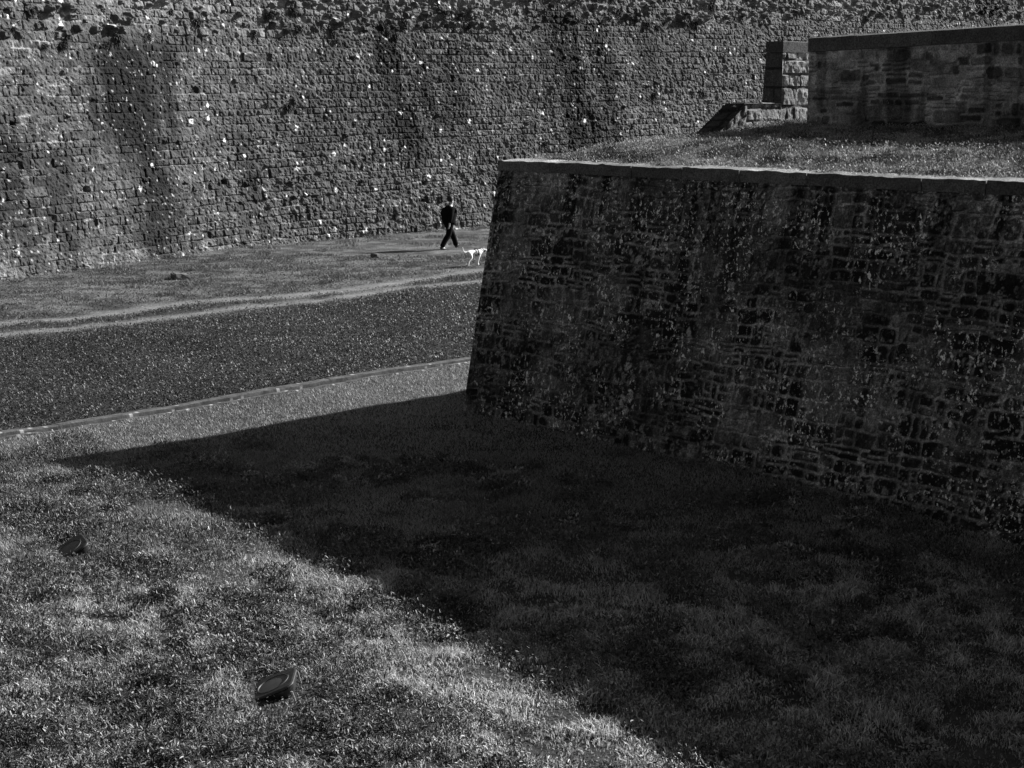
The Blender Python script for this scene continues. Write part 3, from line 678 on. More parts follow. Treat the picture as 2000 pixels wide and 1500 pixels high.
def lawn():
    rng = np.random.default_rng(21); parts = []
    for (y0, y1, dens, hm, wm, seg) in ((9.6, 17, 2700, 0.046, 0.0098, 2), (17, 23, 2100, 0.048, 0.012, 1), (23, 33, 1400, 0.05, 0.015, 1)):
        xm = 0.345 * y1 + 6.5; n = int(dens * (y1 - y0) * 2 * xm)
        x, y = rand_pts(rng, n, -xm, xm, y0, y1)
        k = in_view(x, y) & ~inside_bastion(x, y) & (gut_d(x, y) > 0.12 + 0.14 * vnoise(x * 3, y * 3, 705))
        x, y = x[k], y[k]
        clump = fbm(x * 2.6, y * 2.6, 701, 4); big = fbm(x * 0.45, y * 0.45, 702, 2)
        near = sstep(21, 15, y)
        keep = rng.uniform(size=len(x)) < (0.55 - 0.35 * near) + 0.9 * sstep(0.30, 0.55, clump)
        x, y, clump, big, near = x[keep], y[keep], clump[keep], big[keep], near[keep]
        z = ground(x, y)
        lamp = sstep(0.15, 0.36, np.minimum(np.hypot(x + 2.24, y - 13.66), np.hypot(x + 5.27, y - 17.6)))
        h = hm * (0.3 + 0.7 * lamp) * rng.uniform(0.5, 1.25, len(x)) * (0.6 + 1.2 * near * sstep(0.45, 0.75, clump) + 0.4 * clump)
        alb = (0.235 + 0.10 * near) * (1 + rng.uniform(-0.8, 0.8, len(x)) * (0.45 + 0.55 * near)) * (0.7 + 0.6 * big) * (1 - 0.35 * near * sstep(0.55, 0.35, clump)) * (1 - 0.16 * (1 - near))
        parts.append(make_blades('g', np.stack([x, y, z], 1), h, wm * rng.uniform(0.7, 1.3, len(x)), rng.uniform(0.2, 1.5, len(x)), alb, M_grass, rng, seg))
        # clover and other small leaves mixed through the turf
        m = rng.uniform(size=len(x)) < 0.02 + 0.03 * near + 0.20 * near * sstep(0.4, 0.6, fbm(x * 1.7, y * 1.7, 704, 3)); q = int(m.sum())
        parts.append(make_leaves(np.stack([x[m], y[m], z[m] + rng.uniform(0.005, 0.05, q) * (0.6 + near[m] * clump[m] * 1.4)], 1), rng.uniform(0.018, 0.038, q), rng.uniform(-0.2, 1.0, q), 0.19 * (1 + rng.uniform(-0.7, 1.0, q) * (0.3 + 0.7 * near[m])), rng, 0.55))
    V, F, A = join(parts); o = np_mesh('lawn_grass', V, F, M_grass, A)
    tag(o, 'short pale grass covering the near moat floor, half in the shadow of the bastion', 'grass', kind='stuff')

def weeds():
    rng = np.random.default_rng(23); parts = []
    n = 400000; x, y = rand_pts(rng, n, -13, 11, 10.6, 24)
    k = in_view(x, y) & ~inside_bastion(x, y) & (gut_d(x, y) > 0.4); x, y = x[k], y[k]
    f = fbm(x * 1.15, y * 1.15, 711, 3) + 0.18 * sstep(0.5, 0.8, fbm(x * 0.35 + 4, y * 0.35, 712, 2)) - 0.12 * sstep(17, 22, y) 
    f = f + 0.10 * sstep(-1.0, -3.5, x + (y - 14) * 0.15)
    pr = sstep(0.515, 0.64, f); k = (rng.uniform(size=len(x)) < pr * 0.9) & (np.hypot(x + 2.24, y - 13.62) > 0.42) & (np.hypot(x + 5.27, y - 17.55) > 0.36)
    x, y, pr = x[k], y[k], pr[k]
    z = ground(x, y) + rng.uniform(0.01, 0.13, len(x)) * (0.3 + 0.7 * pr)
    size = rng.uniform(0.018, 0.05, len(x)) * (0.7 + 0.6 * pr)
    alb = 0.05 * rng.uniform(0.2, 1.8, len(x)); alb = np.where(rng.uniform(size=len(x)) > 0.96, 0.26, alb)
    parts.append(make_leaves(np.stack([x, y, z], 1), size, rng.uniform(-0.2, 1.4, len(x)), alb, rng, 0.34))
    # rosettes and tussocks standing above the turf: sunlit on one side, with a hollow of shade on the other
    cx, cy = rand_pts(rng, 2600, -8, 6, 10.8, 22.5)
    f = fbm(cx * 0.9, cy * 0.9, 715, 3) + 0.10 * sstep(0.0, -3.5, cx + (cy - 14) * 0.15) - 0.10 * sstep(16.5, 21, cy)
    k = in_view(cx, cy) & ~inside_bastion(cx, cy, 0.3) & (gut_d(cx, cy) > 0.6) & (rng.uniform(size=2600) < sstep(0.47, 0.60, f) * 0.9)
    k &= (np.hypot(cx + 2.24, cy - 13.6) > 0.5) & (np.hypot(cx + 5.3, cy - 17.5) > 0.5)
    cx, cy = cx[k], cy[k]
    big = [(-0.84, 15.96),(-1.46, 16.07),(-3.33, 14.5),(-3.34, 15.39),(-6.09, 20.9),(-6.62, 20.05),(-4.74, 14.36),(-1.88, 18.15),(-0.78, 17.37),(0.92, 15.51),(1.32, 14.46),(-4.15, 12.86),(-2.4, 15.63),(-2.82, 14.64),(-4.4, 16.9),(1.36, 13.81)]     # the larger dark weed clumps
    for j, (x0, y0) in enumerate(big + list(zip(cx, cy))):
        r = rng.uniform(0.06, 0.20) if j >= len(big) else rng.uniform(0.28, 0.5); n = int(60 + 900 * r * r * 4); q = r * np.sqrt(rng.uniform(0, 1, n)); t = rng.uniform(0, 2 * np.pi, n)
        xx = x0 + q * np.cos(t) * 1.3; yy = y0 + q * np.sin(t); top = rng.uniform(0.07, 0.17) * (1 - (q / r) ** 2)
        zz = ground(xx, yy) + top * rng.uniform(0.35, 1.0, n)
        al = (rng.choice([0.035, 0.10, 0.19], p=[0.45, 0.3, 0.25]) if j >= len(big) else 0.022) * rng.uniform(0.3, 1.7, n); al = np.where(rng.uniform(size=n) > 0.965, 0.28, al)
        parts.append(make_leaves(np.stack([xx, yy, zz], 1), rng.uniform(0.025, 0.06, n), rng.uniform(-0.3, 1.35, n), al, rng, rng.uniform(0.22, 0.45)))
    V, F, A = join(parts); o = np_mesh('broadleaf_weeds', V, F, M_gloss, A)
    tag(o, 'dark glossy broadleaf weeds in patches through the near grass', 'weeds', kind='stuff')

def cover():
    rng = np.random.default_rng(25); parts = []
    n = 900000; x, y = rand_pts(rng, n, -24.5, 4, 20, 52)
    tb = poly_d(x, y, TRACK_B); side = gut_d(x, y) < -0.13 - 0.16 * vnoise(x * 3, y * 3, 706)
    k = in_view(x, y, 1.0) & side & ~inside_bastion(x, y) & (ramp_front(x, y) > 0.6); x, y = x[k], y[k]
    tm = track_mask(x, y); sd = sstep(0.3, 1.6, poly_d(x, y, TRACK_B))
    # only between gutter and the lower track does the leafy cover close up
    below = (gut_d(x, y) > -11.5)
    pr = np.where(below, 0.25 + 0.75 * sd, 0.25) * (1 - tm) * (0.55 + 0.6 * fbm(x * 0.6, y * 0.6, 721, 3))
    k = rng.uniform(size=len(x)) < pr; x, y = x[k], y[k]
    z = ground(x, y) + rng.uniform(0.0, 0.05, len(x))
    alb = 0.037 * np.exp(np.clip(rng.normal(0, 0.55, len(x)), -1.6, 0.95)) * (0.3 + 1.4 * fbm(x * 0.7, y * 0.9, 722, 4)); alb = np.where(rng.uniform(size=len(x)) > 0.99, 0.075, alb)
    parts.append(make_leaves(np.stack([x, y, z], 1), rng.uniform(0.022, 0.058, len(x)), rng.uniform(-0.1, 1.1, len(x)), alb, rng, 0.6))
    V, F, A = join(parts); o = np_mesh('ground_cover', V, F, M_leaf, A)
    tag(o, 'dark low leafy ground cover between the gutter and the foot tracks', 'ground cover', kind='stuff')

def meadow():
    rng = np.random.default_rng(27); parts = []
    n = 720000; x, y = rand_pts(rng, n, -27, 7, 22, 69)
    rf = ramp_front(x, y)
    k = in_view(x, y, 1.0) & (gut_d(x, y) < -0.13 - 0.14 * vnoise(x * 3, y * 3, 707)) & (rf > -0.1) & ~inside_bastion(x, y); x, y, rf = x[k], y[k], rf[k]
    td = np.minimum(poly_d(x, y, TRACK_A), poly_d(x, y, TRACK_B)); tm = track_mask(x, y)
    below = sstep(-9.5, -7.0, gut_d(x, y)) * sstep(0.4, 1.5, td)
    f = fbm(x * 1.3, y * 1.3, 731, 3); big = fbm(x * 0.3, y * 0.45, 732, 3)
    k = rng.uniform(size=len(x)) < (0.95 - 0.55 * below) * (1 - 0.25 * tm); x, y, f, big, td, tm, below, rf = [q[k] for q in (x, y, f, big, td, tm, below, rf)]
    tuft = sstep(0.52, 0.68, f) * (1 - tm) * (1 - below)
    h = rng.uniform(0.007, 0.020, len(x)) * (1 + 5.5 * tuft * (1 - 0.6 * below) * sstep(1.2, 2.4, np.hypot((x + 3.4) * 0.6, (y - 53.8) * 1.0))) * (1 - 0.5 * tm) + 0.05 * sstep(0.8, 0.1, rf) * rng.uniform(0, 1, len(x))
    h = h * (0.15 + 0.85 * sstep(0.5, 1.8, np.hypot(x + 1.2, y - 48.5)))
    alb = (0.14 + 0.07 * tm) * rng.uniform(0.55, 1.35, len(x)) * (0.6 + 0.8 * big) * (1 - 0.5 * tuft) * (1 - 0.68 * below)
    parts.append(make_blades('g', np.stack([x, y, ground(x, y)], 1), h, rng.uniform(0.012, 0.028, len(x)), rng.uniform(0.3, 1.4, len(x)), alb, M_grass, rng, 1))
    V, F, A = join(parts); o = np_mesh('meadow_grass', V, F, M_grass, A)
    tag(o, 'dry tufted grass along the foot of the sunlit rampart', 'grass', kind='stuff')

def terrace_grass():
    rng = np.random.default_rng(29); parts = []
    n = 300000; u = rng.uniform(0.22, 13, n); v = 0.16 + 0.2 * fbm(u * 2.2, u * 0, 746, 3) + 7.4 * rng.uniform(0, 1, n) ** 1.3
    x, y = uv2xy(u, v)
    k = (x < 0.345 * y + 5.0) & ~((v > 3.75) & (u < 1.32) & (u > 0.82))
    k &= ~((u > 2.1) & (v > 5.38))
    u, v, x, y = u[k], v[k], x[k], y[k]
    f = fbm(x * 1.8, y * 1.8, 741, 3)
    z = terrace(x, y); h = rng.uniform(0.03, 0.085, len(x)) * (0.45 + 0.8 * sstep(0.5, 0.72, f)); h = np.where(np.minimum(u, v) < 0.5, h * 1.3, h)
    alb = 0.16 * rng.uniform(0.3, 1.7, len(x)) * (0.25 + 1.3 * sstep(0.3, 0.65, fbm(x * 2.6, y * 2.6, 747, 3)))
    g = rng.uniform(size=len(x)) < 0.72
    parts.append(make_blades('g', np.stack([x, y, z], 1)[g], h[g], rng.uniform(0.007, 0.015, g.sum()), rng.uniform(0.2, 1.2, g.sum()), alb[g], M_grass, rng, 1))
    l = ~g
    parts.append(make_leaves(np.stack([x, y, z + rng.uniform(0, 0.07, len(x))], 1)[l], rng.uniform(0.02, 0.05, l.sum()), rng.uniform(-.1, 1.2, l.sum()), np.where(rng.uniform(size=l.sum()) > 0.93, 0.24, alb[l] * 0.7), rng))
    # fringe of grass on the coping of the front parapet
    n = 1300; s = rng.uniform(0.9, 9, n); k = rng.uniform(size=n) < sstep(0.35, 0.6, vnoise(s * 2.2, s * 0, 745)); s = s[k]
    d = np.array(PF1) - np.array(PF0); d = d / np.linalg.norm(d); nr = np.array([-d[1], d[0]]); o2 = rng.uniform(0.0, 0.5, len(s))
    px, py = uv2xy(PF0[0] + d[0] * s + nr[0] * o2, PF0[1] + d[1] * s + nr[1] * o2)
    parts.append(make_blades('g', np.stack([px, py, 6.35 + RISE * s], 1), rng.uniform(0.01, 0.05, len(s)), rng.uniform(0.006, 0.012, len(s)), rng.uniform(0.2, 1.2, len(s)), rng.uniform(0.2, 0.4, len(s)), M_grass, rng, 1))
    V, F, A = join(parts); o = np_mesh('terrace_grass', V, F, M_grass, A)
    tag(o, 'rough sunlit grass on the bank above the bastion coping', 'grass', kind='stuff')

lawn(); weeds(); cover(); meadow(); terrace_grass()

# ------------------------------------------------------------------ weeds rooted in the rampart
def wall_weeds():
    rng = np.random.default_rng(33); protos = []
    for k in range(4):
        n = 130; P = np.zeros((n, 3)); P[:, 0] = rng.normal(0, 0.10, n); P[:, 2] = rng.normal(0, 0.05, n)
        # blades spray out along local +Y (away from the wall), drooping
        L = rng.uniform(0.05, 0.26, n); a = rng.uniform(-1.0, 1.0, n); e = rng.uniform(-0.8, 0.5, n)
        d = np.stack([np.sin(a) * np.cos(e), np.cos(a) * np.cos(e), np.sin(e)], 1)
        s = np.cross(d, rng.normal(size=(n, 3))); s /= np.linalg.norm(s, axis=1)[:, None]; w = rng.uniform(0.012, 0.03, n)[:, None]
        m = P + d * L[:, None] * 0.55; tip = P + d * L[:, None] - np.array([0, 0, 1]) * (L * 0.55)[:, None]
        V = np.stack([P - s * w * .3, P + s * w * .3, m + s * w, m - s * w, tip], 1).reshape(-1, 3); i = np.arange(n)[:, None] * 5
        F = [i + np.array([[0, 1, 2, 3]]), i + np.array([[3, 2, 4]])]
        me_o = np_mesh('wall_weed', V, F, M_dry, np.repeat(rng.uniform(0.02, 0.06, n), 5)); protos.append(me_o)
    used = [False] * 4
    cand = []
    for _ in range(46): s = rng.uniform(0, 44); cand.append((s, 6.6 + 0.045 * s + abs(rng.normal(0, 0.9))))
    for _ in range(8): s = rng.uniform(0, 40); cand.append((s, rng.uniform(2.0, 6.5)))
    for j, (s, z) in enumerate(cand):
        k = j % 4
        if used[k]: o = protos[k].copy(); C.objects.link(o)
        else: o = protos[k]; used[k] = True
        x, y, hd = ramp_curve(np.array([s])); nx, ny = math.sin(R(hd[0] + 90)), math.cos(R(hd[0] + 90))
        i = min(len(rs1) - 1, np.searchsorted(rs1, s)); q = min(len(rz1) - 1, np.searchsorted(rz1, z)); off = rD[q, i] - z / 9 - 0.02
        o.location = (float(x[0] + nx * off), float(y[0] + ny * off), float(z))
        o.rotation_euler = (0, float(rng.uniform(-0.6, 0.6)), math.atan2(ny, nx) - math.pi / 2)
        sc_ = rng.uniform(0.4, 1.05); o.scale = (sc_, sc_, sc_)
        tag(o, 'dark spiky weed tuft rooted in the face of the sunlit rampart', 'plant', 'weeds rooted in the rampart wall')
wall_weeds()

# ------------------------------------------------------------------ loose slabs near the track
def slab(loc, rz, size, seed, label):
    rng = np.random.default_rng(seed); bm = bmesh.new()
    bmesh.ops.create_cube(bm, size=1); bmesh.ops.bevel(bm, geom=bm.edges[:], offset=0.12, segments=2, affect='EDGES')
    bmesh.ops.subdivide_edges(bm, edges=bm.edges[:], cuts=2, use_grid_fill=True)
    for v in bm.verts:
        c = v.co; k = 0.10 * (float(vnoise(np.array([c.x * 3 + c.z]), np.array([c.y * 3 - c.z]), seed)[0]) - 0.5)
        v.co = Vector(((c.x + k) * size[0], (c.y + k) * size[1], (c.z + k - 0.35 * c.x) * size[2]))
    o = bm_obj('stone_slab', bm, M_rock); o.location = (loc[0], loc[1], float(ground(np.array([loc[0]]), np.array([loc[1]]))[0]) + size[2] * 0.3)
    o.rotation_euler = (0, 0, rz); tag(o, label, 'stone')
slab((-9.8, 45.3), 0.5, (0.52, 0.45, 0.22), 4, 'flat pale stone slab in the grass, farther left and bigger of the two loose slabs')
slab((-4.5, 51.5), 0.7, (0.42, 0.36, 0.16), 7, 'small flat stone lying in the grass just left of the walker\'s shadow')

# ------------------------------------------------------------------ floodlights
M_housing = plain('floodlight_housing', 0.015, 0.45, 0.4, noise=0.3, scale=30)
M_face = plain('floodlight_frame', 0.018, 0.5, 0.4, noise=0.3, scale=25)
M_glass = plain('floodlight_glass', 0.065, 0.5, 0.2, noise=0.25, scale=9)
M_ring = plain('floodlight_ring', 0.035, 0.5, 0.3, noise=0.2, scale=20)
M_brkt = plain('floodlight_bracket', 0.35, 0.4, 0.5, metallic=0.3, noise=0.2, scale=20)
def floodlight(loc, rz, tilt, pitch, label, sink=0.0):
    root = empty('floodlight', (loc[0], loc[1], float(ground(np.array([loc[0]]), np.array([loc[1]]))[0]) - sink), rz); root.scale = (1.15, 1.0, 1.0); tag(root, label, 'floodlight', 'ground floodlights')
    Tm = Matrix.Translation((0, 0, 0.085)) @ Matrix.Rotation(pitch, 4, 'X') @ Matrix.Rotation(tilt, 4, 'Y')
    # housing: rounded square dish that narrows to the back
    bm = bmesh.new(); rings = []
    def rsq(a, r, z, n=8):
        pts = []
        for q in range(4):
            cx = (a - r) * (1 if q in (0, 3) else -1); cy = (a - r) * (1 if q in (0, 1) else -1)
            for k in range(n + 1):
                t = math.pi / 2 * (q + k / n); pts.append(bm.verts.new((cx + r * math.cos(t), cy + r * math.sin(t), z)))
        return pts
    for a, r, z in ((0.09, 0.04, -0.125), (0.13, 0.06, -0.115), (0.185, 0.09, -0.02), (0.192, 0.09, 0.0)): rings.append(rsq(a, r, z))
    for A_, B_ in zip(rings[:-1], rings[1:]):
        for i in range(len(A_)): bm.faces.new((A_[i], A_[(i + 1) % len(A_)], B_[(i + 1) % len(A_)], B_[i]))
    bm.faces.new(rings[0][::-1]); bm.transform(Tm); bm_obj('housing', bm, M_housing, root)
    # face frame: rounded square plate with a round opening
    bm = bmesh.new(); o1 = rsq(0.2, 0.09, 0.010); o2 = rsq(0.2, 0.09, 0.022); o3 = rsq(0.188, 0.085, 0.03); n = len(o1)
    circ = []; lip = []
    for v in o3:
        t = math.atan2(v.co.y, v.co.x); circ.append(bm.verts.new((0.15 * math.cos(t), 0.15 * math.sin(t), 0.03))); lip.append(bm.verts.new((0.146 * math.cos(t), 0.146 * math.sin(t), 0.012)))
    for A_, B_ in ((o1, o2), (o2, o3), (o3, circ), (circ, lip)):
        for i in range(n): bm.faces.new((A_[i], A_[(i + 1) % n], B_[(i + 1) % n], B_[i]))
    bm.transform(Tm); bm_obj('frame', bm, M_face, root)
    def disc(name, r, z, h, mat, par):
        bm = bmesh.new(); c = [bm.verts.new((r * math.cos(2 * math.pi * k / 48), r * math.sin(2 * math.pi * k / 48), z)) for k in range(48)]
        top = bm.verts.new((0, 0, z + h))
        for k in range(48): bm.faces.new((c[k], c[(k + 1) % 48], top))
        bm.transform(Tm); return bm_obj(name, bm, mat, par, smooth=True)
    disc('lens', 0.132, 0.027, 0.006, M_glass, root)
    bm = bmesh.new()
    a = []; 
    for k in range(49):
        t = 2 * math.pi * k / 48; a.append([bm.verts.new((rr * math.cos(t), rr * math.sin(t), zz)) for rr, zz in ((0.149, 0.028), (0.146, 0.034), (0.134, 0.034), (0.131, 0.026))])
    for p, q in zip(a[:-1], a[1:]):
        for i in range(3): bm.faces.new((p[i], q[i], q[i + 1], p[i + 1]))
    bm.transform(Tm); bm_obj('lens_ring', bm, M_ring, root)
    # bracket strap on the raised side
    for sy in (-1, 1):
        bm = bmesh.new(); p = Tm @ Vector((0.17, 0.197 * sy, -0.03)); q = Vector((p.x + 0.045, p.y, -0.05))
        for (px, pz) in ((p.x - 0.008, p.z), (p.x + 0.008, p.z), (q.x + 0.008, q.z), (q.x - 0.008, q.z)):
            for yy in (-0.004, 0.004): bm.verts.new((px, p.y + yy, pz))
        bmesh.ops.convex_hull(bm, input=bm.verts[:]); bm_obj('bracket', bm, M_brkt, root)
floodlight((-2.24, 13.72), 0.0, -R(27), R(7), 'near black floodlight with round glass, tilted up on its right in sunlit grass', sink=0.03)
floodlight((-5.27, 17.65), 0.5, -R(32), R(5), 'dark floodlight half buried in weeds and grass near the left edge', sink=0.06)

# ------------------------------------------------------------------ the walker
M_skin = plain('skin', 0.3, 0.5, 0.3, noise=0.1)
M_hair = plain('hair', 0.02, 0.6, 0.2, noise=0.3)
M_jacket = plain('jacket_cloth', 0.0045, 0.95, 0.05, noise=0.3, scale=12, bump=0.2)
M_trouser = plain('trouser_cloth', 0.005, 0.95, 0.05, noise=0.3, scale=12)
M_shoe = plain('shoe_leather', 0.02, 0.5, 0.3)
M_collar = plain('scarf_cloth', 0.12, 0.9, 0.1)
def person(loc, heading):
    gz = float(ground(np.array([loc[0]]), np.array([loc[1]]))[0])
    root = empty('person', (loc[0], loc[1], gz + 0.01), R(90 - heading)); root.scale = (1.05, 1.05, 1.05); tag(root, 'person in a dark jacket and dark trousers walking right beside the rampart, head bowed', 'person')
    V = []; E = []; Rd = []
    def add(p, r, par=None):
        V.append(p); Rd.append(r); i = len(V) - 1
        if par is not None: E.append((par, i))
        return i
    # +x forward, +y left
    pel = add((0, 0, 0.93), 0.13); sp1 = add((0.01, 0, 1.08), (0.13, 0.12), pel); ch = add((0.02, 0, 1.27), (0.15, 0.13), sp1); nb = add((0.045, 0, 1.43), 0.08, ch)
    nk = add((0.075, 0, 1.51), 0.055, nb); jaw = add((0.105, 0, 1.565), (0.07, 0.065), nk); sk = add((0.10, 0, 1.64), (0.085, 0.078), jaw); cr = add((0.09, 0, 1.70), (0.06, 0.055), sk)
    nose = add((0.195, 0, 1.60), 0.012, jaw); 
    def arm(sy, elb, wr, fingers):
        s = add((0.01, 0.17 * sy, 1.39), 0.06, nb); e = add(elb, 0.043, s); w = add(wr, 0.028, e)
        d = Vector(wr) - Vector(elb); d.normalize(); fw = Vector((1, 0, 0)); pm = Vector(wr) + d * 0.05
        p = add(tuple(pm), (0.038, 0.02), w); p2 = add(tuple(Vector(wr) + d * 0.095), (0.036, 0.016), p)
        th = add(tuple(pm + fw * 0.035 + d * 0.02), 0.010, p); add(tuple(pm + fw * 0.05 + d * 0.055), 0.008, th)
        for k, (o, l) in enumerate(((0.026, 0.07), (0.009, 0.08), (-0.009, 0.075), (-0.026, 0.058))):
            a = add(tuple(Vector(wr) + d * 0.11 + fw * o), 0.0095, p2); b = add(tuple(Vector(wr) + d * (0.11 + l * .55) + fw * (o + 0.004) - Vector((0, sy * 0.006, 0))), 0.0085, a)
            add(tuple(Vector(wr) + d * (0.10 + l) + fw * (o + 0.002) - Vector((0, sy * 0.022, 0))), 0.007, b)
        return s, e, w
    ELR, WRR = (-0.10, -0.25, 1.12), (-0.14, -0.24, 0.88)      # right arm swings back
    ELL, WRL = (0.10, 0.25, 1.12), (0.22, 0.22, 0.90)          # left arm swings forward
    arm(-1, ELR, WRR, 0); arm(1, ELL, WRL, 0)
    KR, AR = (-0.07, -0.09, 0.50), (-0.37, -0.09, 0.13)        # right leg trailing
    KL, AL = (0.21, 0.09, 0.51), (0.38, 0.09, 0.12)            # left leg leading, heel down
    for (hy, K_, A_, toe) in ((-0.09, KR, AR, (-0.24, -0.09, 0.04)), (0.09, KL, AL, (0.51, 0.09, 0.12))):
        hp = add((0, hy, 0.88), 0.095, pel); kn = add(K_, 0.06, hp); an = add(A_, 0.04, kn); add(toe, (0.035, 0.025), an)
    skin_mesh('body', V, E, Rd, M_skin, root, 0, 2)
    def chain(name, pts, rad, edges, mat):
        return skin_mesh(name, pts, edges, rad, mat, root, 0, 2)
    # jacket: trunk to below the hip, sleeves to the wrist
    P = [(0.0, 0, 0.80), (0.0, 0, 0.97), (0.01, 0, 1.16), (0.01, 0, 1.30), (0.03, 0, 1.42), (0.06, 0, 1.485)]
    rr = [(0.22, 0.19), (0.27, 0.23), (0.30, 0.255), (0.27, 0.225), (0.165, 0.14), (0.09, 0.085)]
    ed = [(i, i + 1) for i in range(5)]
    for sy, e, w in ((-1, ELR, WRR), (1, ELL, WRL)):
        b = len(P); P += [(0.0, 0.19 * sy, 1.375), e, tuple(Vector(e).lerp(Vector(w), 0.92))]; rr += [0.11, 0.09, 0.07]; ed += [(3, b), (b, b + 1), (b + 1, b + 2)]
    chain('jacket', P, rr, ed, M_jacket)
    P = [(0, 0, 0.90)]; rr = [0.125]; ed = []
    for hy, K_, A_ in ((-0.09, KR, AR), (0.09, KL, AL)):
        b = len(P); P += [(0, hy, 0.85), K_, tuple(Vector(K_).lerp(Vector(A_), 0.55)), tuple(Vector(A_) + Vector((0, 0, -0.04)))]; rr += [0.13, 0.105, 0.095, 0.085]; ed += [(0, b), (b, b + 1), (b + 1, b + 2), (b + 2, b + 3)]
    chain('trousers', P, rr, ed, M_trouser)
    chain('scarf', [(0.04, 0, 1.475), (0.065, 0, 1.505), (0.08, 0, 1.53)], [0.085, 0.08, 0.068], [(0, 1), (1, 2)], M_collar)
    chain('hair', [(0.02, 0, 1.60), (0.045, 0, 1.68), (0.10, 0, 1.72), (0.16, 0, 1.71)], [0.095, 0.13, 0.125, 0.075], [(0, 1), (1, 2), (2, 3)], M_hair)
    for a, t in ((AR, (-0.24, -0.09, 0.035)), (AL, (0.52, 0.09, 0.135))):
        a = Vector(a); t = Vector(t); heel = a + Vector((-0.05, 0, -0.06))
        skin_mesh('shoe', [tuple(heel), tuple(a + Vector((0.02, 0, -0.045))), tuple(heel.lerp(t, 0.65)), tuple(t + (t - heel).normalized() * 0.04)], [(0, 1), (1, 2), (2, 3)], [0.042, 0.05, 0.045, 0.03], M_shoe, root, 1, 2)
    for sy in (-1, 1):
        bm = bmesh.new(); bmesh.ops.create_uvsphere(bm, u_segments=8, v_segments=6, radius=0.012); bm.transform(Matrix.Translation((0.172, 0.03 * sy, 1.632))); bm_obj('eye', bm, M_hair, root, True)
        bm = bmesh.new(); bmesh.ops.create_uvsphere(bm, u_segments=10, v_segments=6, radius=0.03); bm.transform(Matrix.Translation((0.085, 0.082 * sy, 1.615)) @ Matrix.Diagonal((0.7, 0.35, 1.1, 1))); bm_obj('ear', bm, M_skin, root, True)
person((-2.24, 54.5), 52)

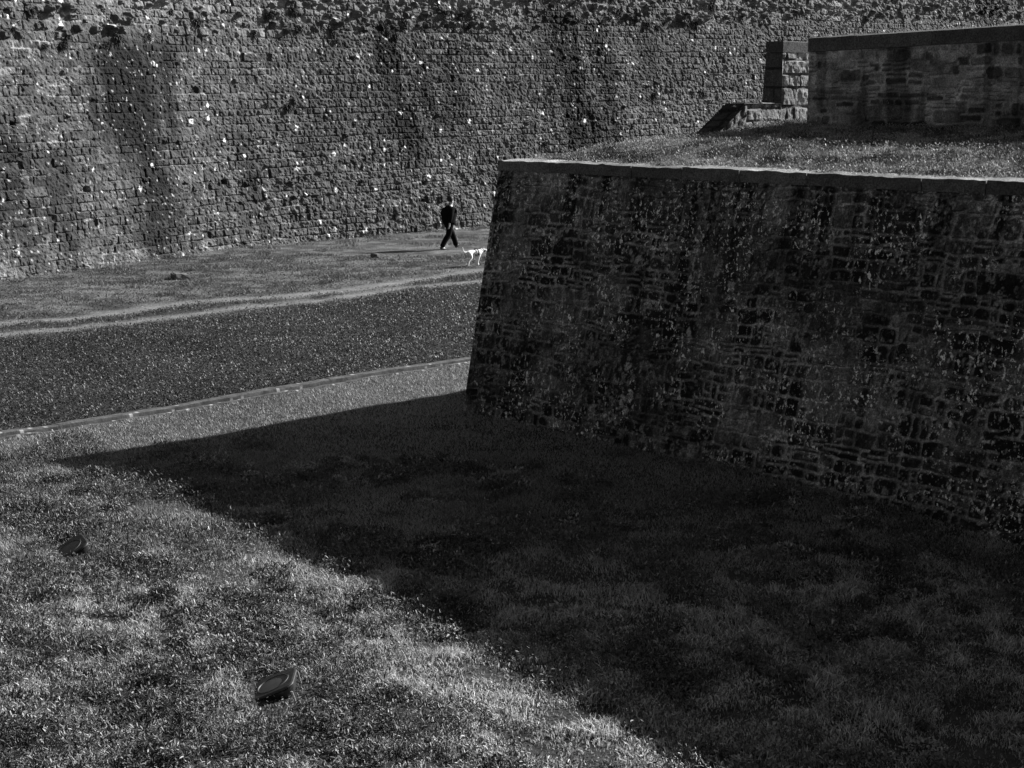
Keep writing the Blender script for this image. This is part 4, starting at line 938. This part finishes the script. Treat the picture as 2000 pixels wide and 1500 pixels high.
# ------------------------------------------------------------------ the dog
M_dog = plain('dog_coat', 0.62, 0.7, 0.2, noise=0.05, scale=30)
M_harness = plain('harness_webbing', 0.015, 0.8, 0.2)
def dog(loc, heading):
    gz = float(ground(np.array([loc[0]]), np.array([loc[1]]))[0])
    root = empty('dog', (loc[0], loc[1], gz + 0.01), R(90 - heading)); tag(root, 'slim white dog with a dark harness and raised curved tail, walking at the wall corner', 'dog')
    V = []; E = []; Rd = []
    def add(p, r, par=None):
        V.append(p); Rd.append(r); i = len(V) - 1
        if par is not None: E.append((par, i))
        return i
    ch = add((0.20, 0, 0.42), (0.105, 0.085)); ln = add((0.04, 0, 0.435), (0.088, 0.075), ch); bl = add((-0.10, 0, 0.455), (0.07, 0.062), ln); rp = add((-0.22, 0, 0.46), (0.078, 0.07), bl)
    # tail: sabre curve, raised
    t = rp
    for p, r in (((-0.32, 0, 0.455), 0.026), ((-0.40, 0, 0.455), 0.02), ((-0.46, 0, 0.50), 0.018), ((-0.485, 0, 0.57), 0.015), ((-0.50, 0, 0.635), 0.009)): t = add(p, r, t)
    ns = add((0.31, -0.01, 0.48), (0.068, 0.058), ch); nk = add((0.39, -0.02, 0.49), (0.055, 0.05), ns); hd = add((0.46, -0.03, 0.475), (0.06, 0.055), nk); mz = add((0.535, -0.04, 0.435), 0.034, hd); add((0.585, -0.045, 0.415), 0.024, mz)
    for sy in (-1, 1):
        e = add((0.44, -0.03 + 0.055 * sy, 0.49), 0.018, hd); add((0.425, -0.03 + 0.075 * sy, 0.43), 0.012, e)
    def hind(sy, kn, hk, ft, toe):
        a = add((-0.20, 0.055 * sy, 0.38), (0.075, 0.055), rp); k = add(kn, 0.05, a); h = add(hk, 0.03, k); f = add(ft, 0.026, h); add(toe, 0.024, f)
    hind(-1, (-0.155, -0.06, 0.28), (-0.285, -0.06, 0.165), (-0.315, -0.06, 0.035), (-0.28, -0.06, 0.018))
    hind(1, (-0.10, 0.06, 0.28), (-0.20, 0.06, 0.16), (-0.17, 0.06, 0.04), (-0.125, 0.06, 0.018))
    def fore(sy, el, wr, ft, toe):
        a = add((0.19, 0.055 * sy, 0.36), (0.05, 0.04), ch); e = add(el, 0.04, a); w = add(wr, 0.029, e); f = add(ft, 0.026, w); add(toe, 0.025, f)
    fore(-1, (0.15, -0.06, 0.27), (0.105, -0.06, 0.145), (0.10, -0.06, 0.035), (0.13, -0.06, 0.018))
    fore(1, (0.17, 0.06, 0.27), (0.20, 0.06, 0.14), (0.23, 0.06, 0.035), (0.265, 0.06, 0.02))
    skin_mesh('body', V, E, Rd, M_dog, root, 0, 2)
    bm = bmesh.new()
    def band(c, ax, ry, rz, w):
        N = 28; prev = None; first = None
        for k in range(N):
            t = 2 * math.pi * k / N; y = ry * math.cos(t); z = rz * math.sin(t)
            q = [bm.verts.new((c[0] - w / 2 + ax * z, c[1] + y, c[2] + z)), bm.verts.new((c[0] + w / 2 + ax * z, c[1] + y, c[2] + z)), bm.verts.new((c[0] + w / 2 + ax * z, c[1] + y * 1.06, c[2] + z * 1.05)), bm.verts.new((c[0] - w / 2 + ax * z, c[1] + y * 1.06, c[2] + z * 1.05))]
            if prev:
                for i in range(4): bm.faces.new((prev[i], prev[(i + 1) % 4], q[(i + 1) % 4], q[i]))
            else: first = q
            prev = q
        for i in range(4): bm.faces.new((prev[i], prev[(i + 1) % 4], first[(i + 1) % 4], first[i]))
    band((0.105, 0, 0.43), -0.25, 0.104, 0.118, 0.05); band((0.345, -0.015, 0.485), -0.8, 0.070, 0.076, 0.034)
    for z0, x0, x1 in ((0.555, 0.06, 0.30),):
        bmesh.ops.create_cube(bm, size=1, matrix=Matrix.Translation(((x0 + x1) / 2 - 0.03, 0, z0 - 0.012)) @ Matrix.Diagonal((x1 - x0 + 0.06, 0.03, 0.014, 1)))
    bm_obj('harness', bm, M_harness, root)
dog((-1.20, 48.6), 46)

# ------------------------------------------------------------------ camera, sun, sky
cam = bpy.data.cameras.new('camera'); co = bpy.data.objects.new('camera', cam); C.objects.link(co)
cam.sensor_width = 36; cam.lens = 54.0; cam.clip_end = 1000; cam.clip_start = 0.1
co.location = (0, 0, CAM_H); co.rotation_euler = (R(90 - 10.5735), 0, 0); sc.camera = co

sun = bpy.data.lights.new('sun', 'SUN'); so = bpy.data.objects.new('sun', sun); C.objects.link(so)
sun.energy = 5.0; sun.angle = R(0.5); sun.color = (1, 1, 1)
d = Vector((math.sin(R(AZ)) * math.cos(R(EL)), math.cos(R(AZ)) * math.cos(R(EL)), math.sin(R(EL))))
so.rotation_euler = d.to_track_quat('Z', 'Y').to_euler(); so.location = (20, 10, 30)

w = bpy.data.worlds.new('World'); sc.world = w; w.use_nodes = True
nt = w.node_tree; bg = nt.nodes['Background']; sky = nt.nodes.new('ShaderNodeTexSky')
sky.sky_type = 'NISHITA'; sky.sun_disc = False; sky.sun_elevation = R(EL); sky.sun_rotation = R(AZ)
bw = nt.nodes.new('ShaderNodeSeparateColor'); nt.links.new(sky.outputs[0], bw.inputs[0])
lum = nt.nodes.new('ShaderNodeRGBToBW'); nt.links.new(sky.outputs[0], lum.inputs[0])
# black and white film behind an orange filter: grey light, a darkened sky
mx = nt.nodes.new('ShaderNodeMix'); mx.data_type = 'FLOAT'; mx.inputs[0].default_value = 0.185
nt.links.new(bw.outputs[0], mx.inputs[2]); nt.links.new(lum.outputs[0], mx.inputs[3]); nt.links.new(mx.outputs[0], bg.inputs['Color'])
bg.inputs['Strength'].default_value = 0.05
vs = sc.view_settings; vs.view_transform = 'Standard'; vs.look = 'None'; vs.exposure = 1.55; vs.gamma = 1.0
sc.cycles.max_bounces = 5; sc.cycles.diffuse_bounces = 3
